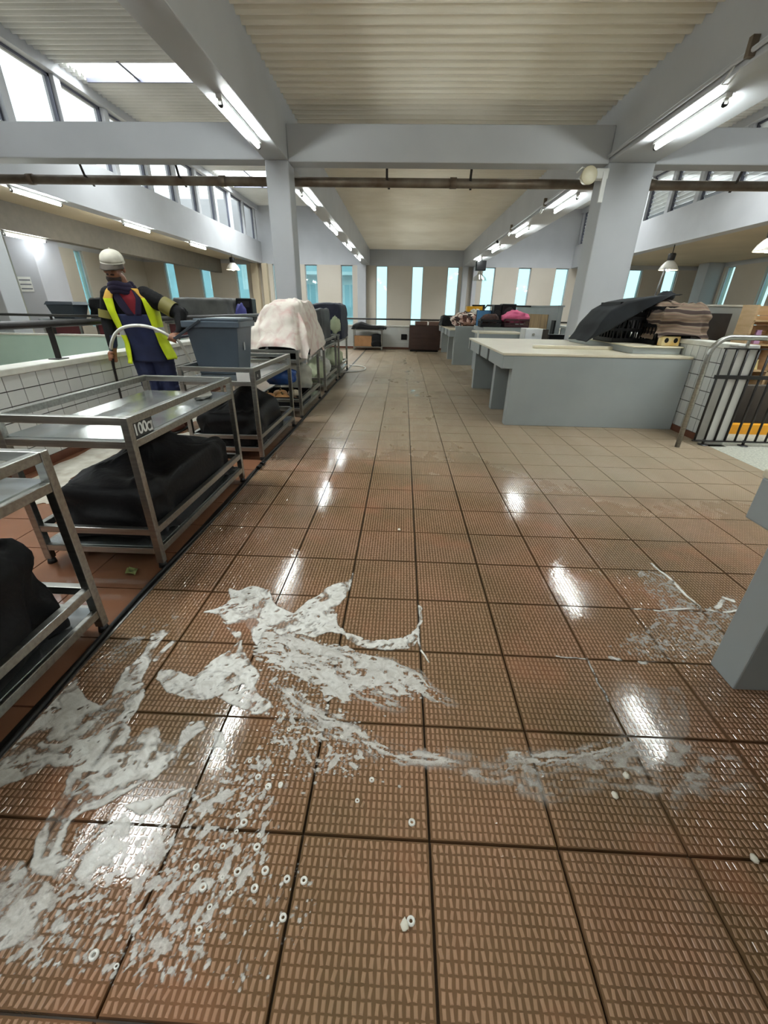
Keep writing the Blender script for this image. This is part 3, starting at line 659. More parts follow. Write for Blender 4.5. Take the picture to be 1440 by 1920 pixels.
# ------------------------------------------------------------------ grey bin on the third trolley
M_BIN = mat('blue_grey_plastic', S(86, 98, 110), 0.42, col2=S(76, 88, 100), nscale=3)
M_BIND = mat('dark_grey_plastic', S(52, 60, 68), 0.45, nscale=3)
def bin_(loc, label, rz, lid=True, s=1.0, h=0.44):
    t = thing('plastic_bin', loc, label, 'bin', 'grey plastic bins', rz)
    a, b = (0.175*s, 0.19*s), (0.225*s, 0.24*s)
    m_ = MB()
    n_ = 0.012
    m_.frust((0, 0), a, b, 0.0, h)
    m_.f.pop(1); m_.m.pop(); m_.sm.pop()          # open top
    m_.frust((0, 0), (a[0]-n_, a[1]-n_), (b[0]-n_, b[1]-n_), 0.01, h)
    m_.f.pop(7-1); m_.m.pop(); m_.sm.pop()
    m_.build('body', M_BIN, t, 0.006)
    r = MB()
    for (x0, x1, y0, y1) in ((-b[0]-.02, b[0]+.02, -b[1]-.02, -b[1]+.01), (-b[0]-.02, b[0]+.02, b[1]-.01, b[1]+.02), (-b[0]-.02, -b[0]+.01, -b[1]+.01, b[1]-.01), (b[0]-.01, b[0]+.02, -b[1]+.01, b[1]-.01)):
        r.box(x0, x1, y0, y1, h-0.05, h)
    r.build('rim', M_BIN, t, 0.006)
    if lid:
        l = MB(); l.box(-b[0]*0.35, b[0]+0.015, -b[1]-0.015, b[1]+0.015, h, h+0.022); lo = l.build('lid', M_BIN, t, 0.006)
        l = MB(); l.box(-b[0]*0.2, b[0]-0.03, -b[1]+0.04, b[1]-0.05, h+0.022, h+0.026); l.build('lid_panel', mat('pale_grey_plastic', S(168, 176, 180), 0.35), lo)
        l = MB(); l.bar((-b[0]*0.35, -b[1]-0.02, h+0.005), (-b[0]-0.09, -b[1]-0.02, h-0.14), 0.03, 0.02); l.bar((-b[0]*0.35, b[1]+0.02, h+0.005), (-b[0]-0.09, b[1]+0.02, h-0.14), 0.03, 0.02)
        l.bar((-b[0]-0.085, -b[1]-0.03, h-0.135), (-b[0]-0.085, b[1]+0.03, h-0.135), 0.03, 0.02); l.build('swing_handle', M_BIND, t, 0.003)
    k = MB(); k.box(a[0]+0.03, a[0]+0.035, -0.06, -0.02, h*0.45, h*0.6); k.build('moulded_mark', mat('pale_grey_plastic', S(168, 176, 180), 0.35), t)
    return t
bin_((-1.66, 4.05, 0.697), 'tall blue-grey plastic bin with a pale lid panel on the third trolley', math.radians(4))
bin_((-2.17, 5.35, 0.70), 'second blue-grey bin standing open behind the man, half hidden', math.radians(-6), False, 0.9, 0.42)
q = thing('stool', (-2.17, 5.35, 0), 'steel stand under the half hidden grey bin', 'stand')
for sx in (-.2, .2):
    for s2 in (-.2, .2):
        m_ = MB(); m_.box(sx-.015, sx+.015, s2-.015, s2+.015, 0, .68); m_.build('leg', M_STEEL, q)
m_ = MB(); m_.box(-.24, .24, -.24, .24, .68, .70); m_.build('top', M_STEEL_T, q)
# crumpled bag and paper on the trolley tops
M_PLW = mat('white_plastic_bag', S(228, 228, 220), 0.3, col2=S(200, 200, 192), nscale=9, bump=0.4, bscale=30)
def crumple(name, loc, r, m_, label, cat, seed, flat=0.6, parent=None, rough=0.35, n=26, group=None):
    rd = random.Random(seed); ox = rd.uniform(0, 90)
    mb = MB(); mb.ell((0, 0, r[2]*0.92), r, n, n*2//3, fn=lambda d: 1+rough*nz3(d.x*2.1+ox, d.y*2.1, d.z*2.1)+rough*0.45*nz3(d.x*6+ox, d.y*6, d.z*6))
    mb.v = [(x, y, max(0.0, z)) for x, y, z in mb.v]
    if parent: o = mb.build(name, m_, parent, loc=loc); return o
    o = mb.build(name, m_, None, loc=loc); return tag(o, label, cat, group)
crumple('plastic_bag', (-1.33, 2.78, 0.697), (0.05, 0.09, 0.03), M_PLW, 'crumpled white bag lying on the trolley numbered 100a', 'bag', 1)
crumple('plastic_bag', (-1.36, 3.66, SH+0.30), (0.09, 0.06, 0.035), mat('blue_white_bag', S(196, 222, 240), 0.3, col2=S(235, 238, 240), nscale=14), 'white and pale blue bag on the black load below the grey bin', 'bag', 2) if False else None
# ------------------------------------------------------------------ fourth trolley: sheet, pumpkins, crate, bags
M_SHEET = bpy.data.materials.new('pink_white_sheet'); M_SHEET.use_nodes = True
nt = M_SHEET.node_tree; N = nt.nodes; b_ = N['Principled BSDF']; b_.inputs['Roughness'].default_value = 0.85
tc = N.new('ShaderNodeTexCoord'); n1 = N.new('ShaderNodeTexNoise'); n1.inputs['Scale'].default_value = 6; n1.inputs['Detail'].default_value = 4; n1.inputs['Distortion'].default_value = 1.2
rp = N.new('ShaderNodeValToRGB'); e = rp.color_ramp.elements; e[0].position = 0.42; e[0].color = S(226, 218, 208); e[1].position = 0.72; e[1].color = S(206, 170, 164)
e2 = e.new(0.56); e2.color = S(214, 198, 190)
nt.links.new(tc.outputs['Object'], n1.inputs['Vector']); nt.links.new(n1.outputs['Fac'], rp.inputs[0]); nt.links.new(rp.outputs[0], b_.inputs['Base Color'])
def sheet_top(x, y): return -0.16*max(0, -x-0.2)-0.05*max(0, y-0.2)
M_BAND = mat('grey_band_on_sheet', S(150, 146, 142), 0.85)
t = drape('covered_load', (-1.48, 5.80, 0.70), 0.50, 0.80, 0.60, [M_SHEET, M_BAND], 'pink and white patterned sheet draped over a tall load on the fourth trolley', 'cover', 0.075, 7, 1.42, 0.12, 4, sheet_top, hz=0.05, wrinkle=2.2)
load(t, 0.42, 0.7, 0.45, M_BLACKP); 
t = thing('black_crate', (-1.55, 5.62, SH), 'black crate with pumpkins on the shelf of the fourth trolley', 'crate')
q = MB()
for (x0, x1, y0, y1) in ((-.27, .27, -.36, -.35), (-.27, .27, .35, .36), (-.27, -.26, -.35, .35), (.26, .27, -.35, .35)): q.box(x0, x1, y0, y1, 0, 0.11)
q.box(-.27, .27, -.36, .36, 0, 0.01); q.build('tray', M_BLACKP, t)
M_PUMP = mat('pumpkin_skin', S(216, 168, 108), 0.5, col2=S(190, 130, 76), nscale=7)
M_PUMPP = mat('pale_pink_squash_skin', S(226, 172, 150), 0.5, col2=S(206, 148, 124), nscale=7)
M_STEM = mat('dry_stem', S(120, 104, 70), 0.8)
def pumpkin(loc, r, m_, label, seed):
    t = thing('pumpkin', loc, label, 'pumpkin', 'pumpkins in the black crate', seed)
    q = MB()
    n, k = 48, 12
    q.ell((0, 0, r*0.62), (r, r, r*0.66), n, k, fn=lambda d: (1-0.10*abs(math.sin(5*math.atan2(d.y, d.x)))**0.5*0+0.09*abs(math.cos(5.5*math.atan2(d.y, d.x)))**0.6-0.05)*(1-0.22*max(0, d.z-0.8)*4))
    q.build('flesh', m_, t)
    q = MB(); q.tube([(0, 0, r*1.1), (0.01, 0, r*1.3), (0.025, 0.01, r*1.42)], [0.014, 0.010, 0.012], 7); q.build('stem', M_STEM, t)
pz = SH+0.011
pumpkin((-1.72, 5.40, pz), 0.10, M_PUMP, 'large ribbed tan pumpkin at the left of the black crate', 1)
pumpkin((-1.53, 5.42, pz), 0.09, M_PUMP, 'ribbed tan pumpkin in the middle front of the black crate', 2)
pumpkin((-1.375, 5.38, pz), 0.068, M_PUMPP, 'small pale pink squash at the right of the black crate', 3)
pumpkin((-1.42, 5.58, pz+0.05), 0.075, mat('cream_squash_skin', S(228, 214, 186), 0.5), 'cream squash behind the pink squash in the black crate', 4)
pumpkin((-1.63, 5.68, pz), 0.095, M_PUMP, 'tan pumpkin at the back of the black crate', 5)
crumple('plastic_bag', (-1.56, 5.55, 0.34), (0.20, 0.14, 0.11), mat('blue_bag', S(32, 84, 160), 0.35, col2=S(20, 60, 130), nscale=6, bump=0.3, bscale=20), 'bright blue bag piled on the pumpkins under the sheet', 'bag', 3)
crumple('plastic_bag', (-1.53, 6.22, SH), (0.24, 0.14, 0.22), mat('pale_sack', S(214, 212, 196), 0.6, col2=S(190, 188, 172), nscale=6, bump=0.3, bscale=20), 'pale sack at the back of the fourth trolley shelf', 'sack', 4, rough=0.25)
# ------------------------------------------------------------------ fifth and sixth trolley
t = drape('covered_load', (-1.45, 7.45, 0.70), 0.36, 0.95, 0.50, mat('charcoal_cover', S(48, 50, 50), 0.6, col2=S(34, 36, 36), nscale=4), 'charcoal cover over boxes on the fifth trolley', 'cover', 0.03, 9, 1.05, 0.04, 6, lambda x, y: 0.05*x)
load(t, 0.30, 0.85, 0.4, M_BLACKP)
t = drape('covered_load', (-1.50, 9.2, 0.70), 0.60, 1.0, 0.60, mat('navy_cover', S(30, 34, 58), 0.7, col2=S(20, 24, 42), nscale=4), 'navy cloth over the tall load on the farthest trolley', 'cover', 0.03, 9, 1.05, 0.05, 7, lambda x, y: 0.03*(1-x*x))
load(t, 0.5, 0.9, 0.45, M_BLACKP)
M_SACKG = mat('pale_green_sack', S(196, 204, 172), 0.6, col2=S(174, 184, 150), nscale=6, bump=0.3, bscale=20)
crumple('plastic_bag', (-1.28, 6.80, 0.74), (0.06, 0.05, 0.16), mat('dark_green_bag', S(128, 140, 112), 0.6), 'dull green bag hanging at the corner of the fifth trolley', 'bag', 5) if False else None
crumple('sack', (-1.44, 7.25, SH), (0.16, 0.22, 0.20), M_SACKG, 'pale green sack on the shelf of the fifth trolley', 'sack', 6, rough=0.22)
crumple('sack', (-1.44, 7.82, SH), (0.16, 0.22, 0.18), M_PLW, 'white sack behind the green sack on the fifth trolley shelf', 'sack', 7, rough=0.22)
crumple('sack', (-1.45, 9.25, SH), (0.2, 0.4, 0.2), M_SACKG, 'pale sack on the shelf of the farthest trolley', 'sack', 8, rough=0.22)
crumple('plastic_bag', (-1.30, 8.66, 0.80), (0.10, 0.05, 0.16), M_SACKG, 'greenish white bag on the corner of the farthest trolley', 'bag', 9, rough=0.3)
# bucket and red bag behind the sheet
t = thing('side_table', (-2.22, 6.75, 0), 'low steel side table behind the trolleys holding a white bucket', 'table')
m_ = MB(); m_.box(-0.35, 0.35, -0.3, 0.3, 0.68, 0.72); m_.build('top', M_STEEL_T, t)
for sx in (-.32, .32):
    for s2 in (-.27, .27):
        m_ = MB(); m_.box(sx-.02, sx+.02, s2-.02, s2+.02, 0, .68); m_.build('leg', M_STEEL, t)
t = thing('bucket', (-2.16, 6.62, 0.72), 'white plastic bucket beside the pink sheet', 'bucket')
m_ = MB(); m_.lathe([(0, 0), (0.12, 0), (0.145, 0.22), (0.155, 0.225), (0.155, 0.245), (0.14, 0.245), (0.11, 0.02)], n=22); m_.build('body', M_LAMPW, t)
m_ = MB(); m_.tube([(0.15*math.cos(a), 0.02, 0.23-0.1*math.sin(a)) for a in [math.pi*i/10 for i in range(11)]], 0.004, 6); m_.build('handle', M_STEEL, t)
crumple('plastic_bag', (-1.99, 6.85, 0.93), (0.10, 0.09, 0.11), mat('red_bag', S(226, 80, 92), 0.35, col2=S(200, 54, 70), nscale=6), 'red plastic bag behind the white bucket', 'bag', 11, rough=0.25)
t = thing('cardboard_box', (-1.95, 6.84, 0.72), 'brown cardboard box between the bucket and the sheet', 'box')
m_ = MB(); m_.box(-0.12, 0.12, -0.14, 0.14, 0, 0.21); m_.build('carton', mat('cardboard', S(172, 128, 88), 0.8, col2=S(156, 114, 76), nscale=6), t, 0.004)
m_ = MB(); m_.box(-0.025, 0.025, -0.142, 0.142, 0.205, 0.212); m_.build('tape', mat('brown_tape', S(150, 110, 66), 0.4), t)
# hose loop on the floor by the far trolleys, black cable at the strip
t = thing('hose', (0, 0, 0), 'white hose looped on the wet floor beside the far trolleys', 'hose')
pts = [(-1.28, 10.6, 0.014)]+[(-1.10+0.28*math.sin(a), 9.9-0.42*math.cos(a)*1.2, 0.014) for a in [math.pi*i/12 for i in range(13)]][::-1]+[(-1.3, 9.2, 0.014)]
m_ = MB(); m_.tube(pts, 0.014, 8); m_.build('tube', M_PLW, t)
t = thing('cable', (0, 0, 0), 'black cable lying along the strip between the first trolleys', 'cable')
m_ = MB(); m_.tube([(-1.20+0.015*math.sin(y*3.1), y, 0.014) for y in np.arange(-0.5, 9.0, 0.12)], 0.008, 6); m_.build('cord', M_RUB, t)
for y in (3.28, 3.38):
    m_ = MB(); m_.tube([(-1.195, y, 0.02), (-1.19, y+0.06, 0.02)], 0.018, 8); m_.build('connector', M_BLACKP, t)
# leaf and scraps
def leaf(loc, s, m_, label, rz):
    t = thing('leaf', loc, label, 'leaf', None, rz)
    q = MB(); q.grid(lambda u, v: Vector(((u-.5)*s*(0.25+1.5*math.sin(math.pi*min(1, max(0, v))))*0.7, (v-.5)*s*1.7, 0.004+0.012*abs(u-.5)+0.006*math.sin(v*7))), 6, 10); q.build('blade', m_, t)
    q = MB(); q.tube([(0, -s*.85, .006), (0, s*.6, .006)], 0.0025, 5); q.build('stalk', m_, t)
leaf((-1.37, 1.74, 0.002), 0.05, mat('wilted_leaf', S(122, 130, 72), 0.6, col2=S(96, 104, 56), nscale=20), 'wilted green leaf on the floor below trolley 100a', 0.9)
# far end: cart with black cloth and box, brown cabinet
t = thing('steel_cart', (-1.15, 14.95, 0), 'small steel cart against the far parapet under black clothes', 'cart')
for x in (-.46, .46):
    for y in (-.22, .22):
        m_ = MB(); m_.box(x-.018, x+.018, y-.018, y+.018, 0, 0.62); m_.build('leg', M_STEEL, t)
m_ = MB(); m_.box(-.48, .48, -.24, .24, 0.08, 0.11); m_.build('shelf', M_STEEL, t)
m_ = MB(); m_.box(-.48, .48, -.24, .24, 0.60, 0.63); m_.build('top', M_STEEL, t)
drape('covered_load', (-1.13, 14.95, 0.63), 1.02, 0.50, 0.10, M_BLACKC, 'black clothes heaped on the small cart at the far end', 'cover', 0.03, 9, 1.08, 0.05, 12, lambda x, y: 0.10*math.exp(-(x+0.5)**2/0.2), hz=0.0)
t = thing('cardboard_box', (-1.30, 14.93, 0.112), 'cardboard box on the lower shelf of the far cart', 'box')
m_ = MB(); m_.box(-0.30, 0.28, -0.2, 0.2, 0, 0.32); m_.build('carton', mat('cardboard', S(172, 128, 88), 0.8), t, 0.006)
m_ = MB(); m_.box(-0.31, 0.29, -0.03, 0.03, 0.318, 0.324); m_.build('tape', mat('brown_tape', S(150, 110, 66), 0.4), t)
drape('covered_load', (-0.86, 14.92, 0.112), 0.30, 0.42, 0.36, M_BLACKC, 'black bundle beside the cardboard box on the far cart', 'cover', 0.02, 7, 1.05, 0.03, 13)
t = thing('brown_cabinet', (0.72, 14.95, 0), 'dark brown slatted chest standing at the end of the aisle', 'chest')
M_BRN = mat('dark_brown_paint', S(62, 40, 32), 0.5, col2=S(50, 32, 26), nscale=4)
m_ = MB(); m_.box(-.5, .5, -.36, .36, 0.05, 0.78); m_.build('body', M_BRN, t, 0.01)
for k in range(6):
    m_ = MB(); m_.box(-.505, .505, -.372, -.358, 0.08+k*0.115, 0.185+k*0.115); m_.build('slat', M_BRN, t)
m_ = MB(); m_.box(-.46, .46, -.33, .33, 0, 0.05); m_.build('plinth', M_BLACKP, t)
for x0, x1 in ((-.32, .06), (.12, .50)):
    m_ = MB(); m_.box(x0, x1, -.30, .30, 0.78, 0.90); m_.build('lid_box', mat('brown_box', S(96, 70, 58), 0.7), t, 0.01)
m_ = MB(); m_.box(.07, .11, -.31, -.29, 0.80, 0.89); m_.build('white_strap', M_WHITEP, t)
# left stalls beyond the stairwell
def stall(x, y, w_, d, h, label):
    t = thing('market_stall', (x, y, 0), label, 'stall', 'stalls beyond the stairwell')
    m_ = MB(); m_.box(-w_/2, w_/2, -d/2, d/2, h-0.05, h); m_.build('top', M_STEEL_T, t)
    m_ = MB(); m_.box(-w_/2+.05, w_/2-.05, -d/2+.04, -d/2+.07, 0.15, h-0.06); m_.build('front_panel', mat('maroon_panel', S(96, 40, 44), 0.5), t)
    for sx in (-1, 1):
        for s2 in (-1, 1):
            m_ = MB(); m_.box(sx*(w_/2-.05)-.025, sx*(w_/2-.05)+.025, s2*(d/2-.05)-.02, s2*(d/2-.05)+.02, 0, h-0.05); m_.build('leg', M_STEEL, t)
stall(-7.75, 10.3, 0.95, 0.7, 0.93, 'low stall with a maroon front holding the grey tub, far left')
stall(-6.62, 10.7, 1.2, 0.8, 0.93, 'stall carrying the black tarpaulin left of the man')
stall(-4.5, 10.3, 1.6, 0.8, 0.93, 'stall carrying the grey tarpaulin right of the man')
t = thing('plastic_tub', (-7.72, 10.3, 0.93), 'dark grey plastic tub with a lid at the far left', 'tub')
m_ = MB(); m_.frust((0, 0), (.24, .2), (.31, .26), 0, 0.28); m_.build('body', M_BIND, t, 0.01)
m_ = MB(); m_.frust((0, 0), (.34, .28), (.30, .24), 0.28, 0.35); m_.build('lid', M_BIND, t, 0.01)
drape('covered_load', (-6.75, 10.7, 0.93), 1.05, 0.7, 0.42, M_BLACKC, 'black tarpaulin over a stall left of the man', 'cover', 0.03, 8, 1.05, 0.04, 21, lambda x, y: -0.16*max(0, x-0.45)*2)
drape('covered_load', (-4.42, 10.3, 0.93), 1.3, 0.75, 0.46, mat('grey_tarpaulin', S(92, 92, 90), 0.6, col2=S(70, 70, 68), nscale=4), 'dark grey tarpaulin over a stall between the man and the column', 'cover', 0.05, 10, 1.08, 0.05, 22)
crumple('bundle', (-5.05, 9.75, 0.93), (0.38, 0.2, 0.18), M_BLACKC, 'round black bundle in front of the grey tarpaulin', 'bundle', 23, rough=0.15)
crumple('bag', (-3.55, 9.9, 0.72), (0.13, 0.13, 0.30), mat('royal_blue_fabric', S(44, 46, 120), 0.6), 'royal blue bag beside the grey tarpaulin', 'bag', 24, rough=0.2)
t = thing('black_box', (-3.55, 10.3, 0.93), 'black equipment box right of the grey tarpaulin', 'box')
m_ = MB(); m_.box(-.18, .18, -.15, .15, 0, .48); m_.build('case', M_BLACKP, t, .02); m_ = MB(); m_.box(-.12, .12, -.155, -.15, .3, .42); m_.build('panel', M_RAIL, t)
t = thing('white_box', (-5.3, 9.6, 0), 'white box behind the thin rail left of the man', 'box')
m_ = MB(); m_.box(-.9, -.4, 0, .3, 0, .86); m_.build('case', M_LAMPW, t, .01); m_ = MB(); m_.box(-.85, -.45, .05, .25, .86, .9); m_.build('lid', M_LAMPW, t, .01)
# partition behind the left trolleys (white tiled, far)
mb = MB(); mb.box(-3.6, -1.9, 11.0, 11.12, 0, 1.05); struct('wall_partition', mb, mat('white_small_tile', S(216, 219, 218), 0.25), 'white tiled partition behind the slim column')
# notice on the lavender column
t = thing('notice', (-9.86, 11.885, 1.50), 'white three-line notice on the lavender column', 'notice')
m_ = MB(); m_.box(-.17, .17, 0, .008, 0, .34); m_.build('sheet', M_WHITEP, t)
for k in range(3):
    m_ = MB(); m_.box(-.15, .15, -.002, 0.001, .05+k*.1, .08+k*.1); m_.build('printed_line', mat('grey_print', S(120, 124, 134), 0.6), t)
# ------------------------------------------------------------------ grey market counters on the right
def counter(yn, yf, piers, xr, label, raised=None, end_right=None, slots=()):
    """local frame = world offset (1.16, yn): overhanging worktop on thin wall piers"""
    t = thing('market_counter', (1.16, yn, 0), label, 'counter', 'grey market counters')
    L_ = yf-yn; R_ = xr-1.16
    # near end wall
    m_ = MB(); m_.box(0.12, R_, 0, 0.13, 0, 0.80); m_.build('end_wall', M_COUNTER, t, 0.006)
    for y in piers:
        m_ = MB(); m_.box(0.12, min(R_, 1.5), y-yn, y-yn+0.13, 0, 0.655); m_.build('pier', M_COUNTER, t, 0.006)
    # fascia blocks with dark gaps
    e0 = 0.0
    for (sa, sb) in list(slots)+[(yf, None)]:
        m_ = MB(); m_.box(0.0, min(R_, 1.55), e0+0.001, sa-yn, 0.655, 0.799); m_.build('worktop_block', M_COUNTER, t, 0.006)
        if sb:
            m_ = MB(); m_.box(0.012, min(R_, 1.5), sa-yn-.001, sb-yn+.001, 0.66, 0.799); m_.build('slot', M_BLACKP, t); e0 = sb-yn
    m_ = MB(); m_.box(-0.006, R_+0.0, -0.006, L_, 0.80, 0.828); m_.build('worktop', M_CREAM, t, 0.006)
    return t
c1 = counter(5.08, 7.82, (5.98, 7.68), 3.28, 'nearest full grey counter with cream worktop, crates at its right', slots=((5.92, 6.07), (6.58, 6.76), (7.60, 7.74)))
m_ = MB(); m_.box(0.55, 1.65, 0.75, 0.83, 0.828, 0.868); m_.build('worktop_lip', M_CREAM, c1, 0.008)
m_ = MB(); m_.box(1.55, 2.10, 0.24, 2.3, 0.828, 0.90); m_.build('raised_shelf', M_COUNTER, c1, 0.006)
m_ = MB(); m_.box(1.53, 2.12, 0.22, 2.31, 0.90, 0.915); m_.build('shelf_edge', M_CREAM, c1, 0.004)
m_ = MB(); m_.box(0.9, 2.05, -0.004, 0.02, 0.805, 0.83); m_.build('worn_edge', M_CREAM, c1)
c2 = counter(11.16, 14.7, (12.5, 14.55), 1.86, 'far grey counter heaped with clothes near the end of the aisle', slots=((11.75, 11.95), (12.6, 12.85), (13.7, 13.95)))
m_ = MB(); m_.box(0.13, 0.70, -0.02, 0.10, 0.0, 0.90); m_.build('raised_end', M_COUNTER, c2, 0.006)
c0 = counter(-0.6, 1.28, (1.15,), 2.6, 'grey counter cut by the right edge of the picture, only a corner showing', slots=((0.3, .42),))
# counter between the two
t = thing('market_counter', (1.42, 8.55, 0), 'middle grey counter holding the black crates and pink cloth', 'counter', 'grey market counters')
m_ = MB(); m_.box(0, 1.3, 0, 0.13, 0, 0.86); m_.build('end_wall', M_COUNTER, t, 0.006)
m_ = MB(); m_.box(0.26, 1.3, 0.13, 2.0, 0, 0.86); m_.build('body', M_COUNTER, t, 0.006)
m_ = MB(); m_.box(-0.01, 0.86, -0.01, 0.75, 0.86, 0.89); m_.build('worktop', M_CREAM, t, 0.006)
m_ = MB(); m_.box(0.22, 1.2, 0.75, 2.0, 0.86, 0.95); m_.build('back_step', M_COUNTER, t, 0.006)
m_ = MB(); m_.box(-0.012, 0.02, -0.012, 0.02, 0.0, 0.90); m_.build('corner_strip', M_COPE, t)
# clothes heap on the far counter
M_CLO = bpy.data.materials.new('mixed_clothes'); M_CLO.use_nodes = True
nt = M_CLO.node_tree; N = nt.nodes; b_ = N['Principled BSDF']; b_.inputs['Roughness'].default_value = 0.9
tc = N.new('ShaderNodeTexCoord'); n1 = N.new('ShaderNodeTexVoronoi'); n1.inputs['Scale'].default_value = 11
rp = N.new('ShaderNodeValToRGB'); rp.color_ramp.interpolation = 'CONSTANT'; e = rp.color_ramp.elements; e[0].color = S(226, 214, 202); e[1].position = 0.8; e[1].color = S(40, 34, 34)
for p_, c_ in ((0.22, S(96, 62, 54)), (0.38, S(206, 176, 166)), (0.52, S(60, 44, 40)), (0.66, S(160, 124, 108))): q = e.new(p_); q.color = c_
sepc = N.new('ShaderNodeSeparateColor'); nt.links.new(tc.outputs['Object'], n1.inputs['Vector']); nt.links.new(n1.outputs['Color'], sepc.inputs[0]); nt.links.new(sepc.outputs[0], rp.inputs[0]); nt.links.new(rp.outputs[0], b_.inputs['Base Color'])
crumple('clothes_heap', (1.72, 12.3, 0.828), (0.42, 0.7, 0.20), M_CLO, 'heap of patterned clothes on the far grey counter', 'clothes', 31, rough=0.3, n=36)
drape('clothes_pile', (1.40, 13.5, 0.828), 0.55, 0.8, 0.26, M_BLACKC, 'dark clothes piled on the far end of the far grey counter', 'clothes', 0.03, 7, 1.05, 0.04, 32)
t = thing('yellow_crate', (1.92, 12.55, 1.15), 'yellow and black crate on top of the clothes heap', 'crate')
m_ = MB(); m_.box(-.22, .22, -.15, .15, 0, .20); m_.build('case', mat('amber_plastic', S(238, 176, 30), 0.4), t, .01)
m_ = MB(); m_.box(-.24, .24, -.17, .17, -.05, 0.0); m_.build('base', M_BLACKP, t, .005); m_ = MB(); m_.box(.19, .25, -.16, .16, 0, .24); m_.build('side_flap', M_BLACKP, t); m_ = MB(); m_.box(-.05, .22, .10, .16, .2, .24); m_.build('back_edge', M_BLACKP, t)
for k, (x, y) in enumerate(((-.05, -.05), (.06, -.02))):
    crumple('white_cloth', (1.92+x, 12.38+y*.5, 1.15), (.08, .05, .07), M_PLW, 'white cloth tucked at the %s of the yellow crate' % ('left' if k == 0 else 'right'), 'cloth', 40+k)
# crates with pink cloth and speaker boxes on the middle counter
def slot_crate(loc, sx, sy_, h, m_mat, label, rz=0, ribs=5):
    t = thing('plastic_crate', loc, label, 'crate', None, rz)
    m_ = MB(); w_ = 0.012
    m_.box(-sx/2, sx/2, -sy_/2, sy_/2, 0, 0.012)
    for z0, z1 in ((0.0, 0.05), (h*0.45, h*0.55), (h-0.04, h)):
        m_.box(-sx/2, sx/2, -sy_/2, -sy_/2+w_, z0, z1); m_.box(-sx/2, sx/2, sy_/2-w_, sy_/2, z0, z1); m_.box(-sx/2, -sx/2+w_, -sy_/2, sy_/2, z0, z1); m_.box(sx/2-w_, sx/2, -sy_/2, sy_/2, z0, z1)
    m_.build('frame', m_mat, t)
    for i in range(ribs+1):
        x = -sx/2+w_/2+(sx-w_)*i/ribs
        for y in (-sy_/2+w_/2, sy_/2-w_/2):
            q = MB(); q.box(x-w_*.6, x+w_*.6, y-w_*.45, y+w_*.45, 0.05, h-0.04); q.build('rib', m_mat, t)
    for i in range(1, ribs):
        y = -sy_/2+sy_*i/ribs
        for x in (-sx/2+w_/2, sx/2-w_/2):
            q = MB(); q.box(x-w_*.45, x+w_*.45, y-w_*.6, y+w_*.6, 0.05, h-0.04); q.build('rib', m_mat, t)
    return t
slot_crate((1.80, 9.55, 0.95), 0.42, 0.34, 0.14, M_BLACKP, 'black open crate of brown goods at the left on the middle counter')
slot_crate((2.32, 9.55, 0.95), 0.50, 0.36, 0.16, mat('maroon_plastic', S(72, 30, 36), 0.45), 'maroon crate under the pink cloth on the middle counter')
crumple('goods', (1.80, 9.55, 0.965), (0.17, 0.13, 0.12), mat('brown_goods', S(96, 66, 58), 0.8, col2=S(40, 30, 30), nscale=14), 'brown goods heaped in the left black crate', 'goods', 51)
crumple('pink_cloth', (2.32, 9.55, 1.02), (0.27, 0.18, 0.12), mat('pink_cloth', S(224, 110, 148), 0.8, col2=S(206, 86, 128), nscale=7), 'bright pink cloth heaped in the maroon crate', 'cloth', 52)
for k, (x, y, w_, h, lb) in enumerate(((2.02, 10.1, .16, .42, 'narrow black speaker box behind the brown goods'), (2.26, 10.1, .30, .44, 'wide black speaker box behind the pink cloth'))):
    t = thing('speaker_box', (x, y, 0.95), lb, 'speaker'); m_ = MB(); m_.box(-w_/2, w_/2, -.15, .15, 0, h); m_.build('cabinet', M_BLACKP, t, .015)
    m_ = MB(); m_.lathe([(w_*.36, 0), (w_*.34, -.012), (w_*.1, .02), (0, .02)], (0, -.155, h*.6), 16, mt=None) if False else m_.tube([(0, -.15, h*.62), (0, -.165, h*.62)], [w_*.36, w_*.33], 16); m_.build('cone', M_RUB, t)
    m_ = MB(); m_.tube([(0, -.15, h*.22), (0, -.16, h*.22)], w_*.2, 14); m_.build('tweeter', M_RUB, t)
t = thing('picture_board', (1.78, 10.2, 0.95), 'blue picture board leaning behind the crates', 'board'); m_ = MB(); m_.box(-.15, .15, 0, .02, 0, .30); m_.build('panel', mat('sky_blue_print', S(96, 156, 206), 0.5), t); m_ = MB(); m_.box(-.16, .16, .02, .03, -.0, .31); m_.build('backing', M_BLACKP, t)
# black bent rail by the middle counter
t = thing('guard_rail', (1.80, 10.62, 0.0), 'dark bent guard rail behind the crates on the middle counter', 'railing')
m_ = MB(); m_.tube([(0, 0, 0.0), (0, 0, 1.22), (0.12, 0.1, 1.36), (1.5, 0.6, 1.36)], 0.02, 10); m_.build('tube', M_RAIL, t); m_ = MB(); m_.lathe([(.06, 0), (.06, .01), (0, .012)], n=12); m_.build('foot_plate', M_RAIL, t)
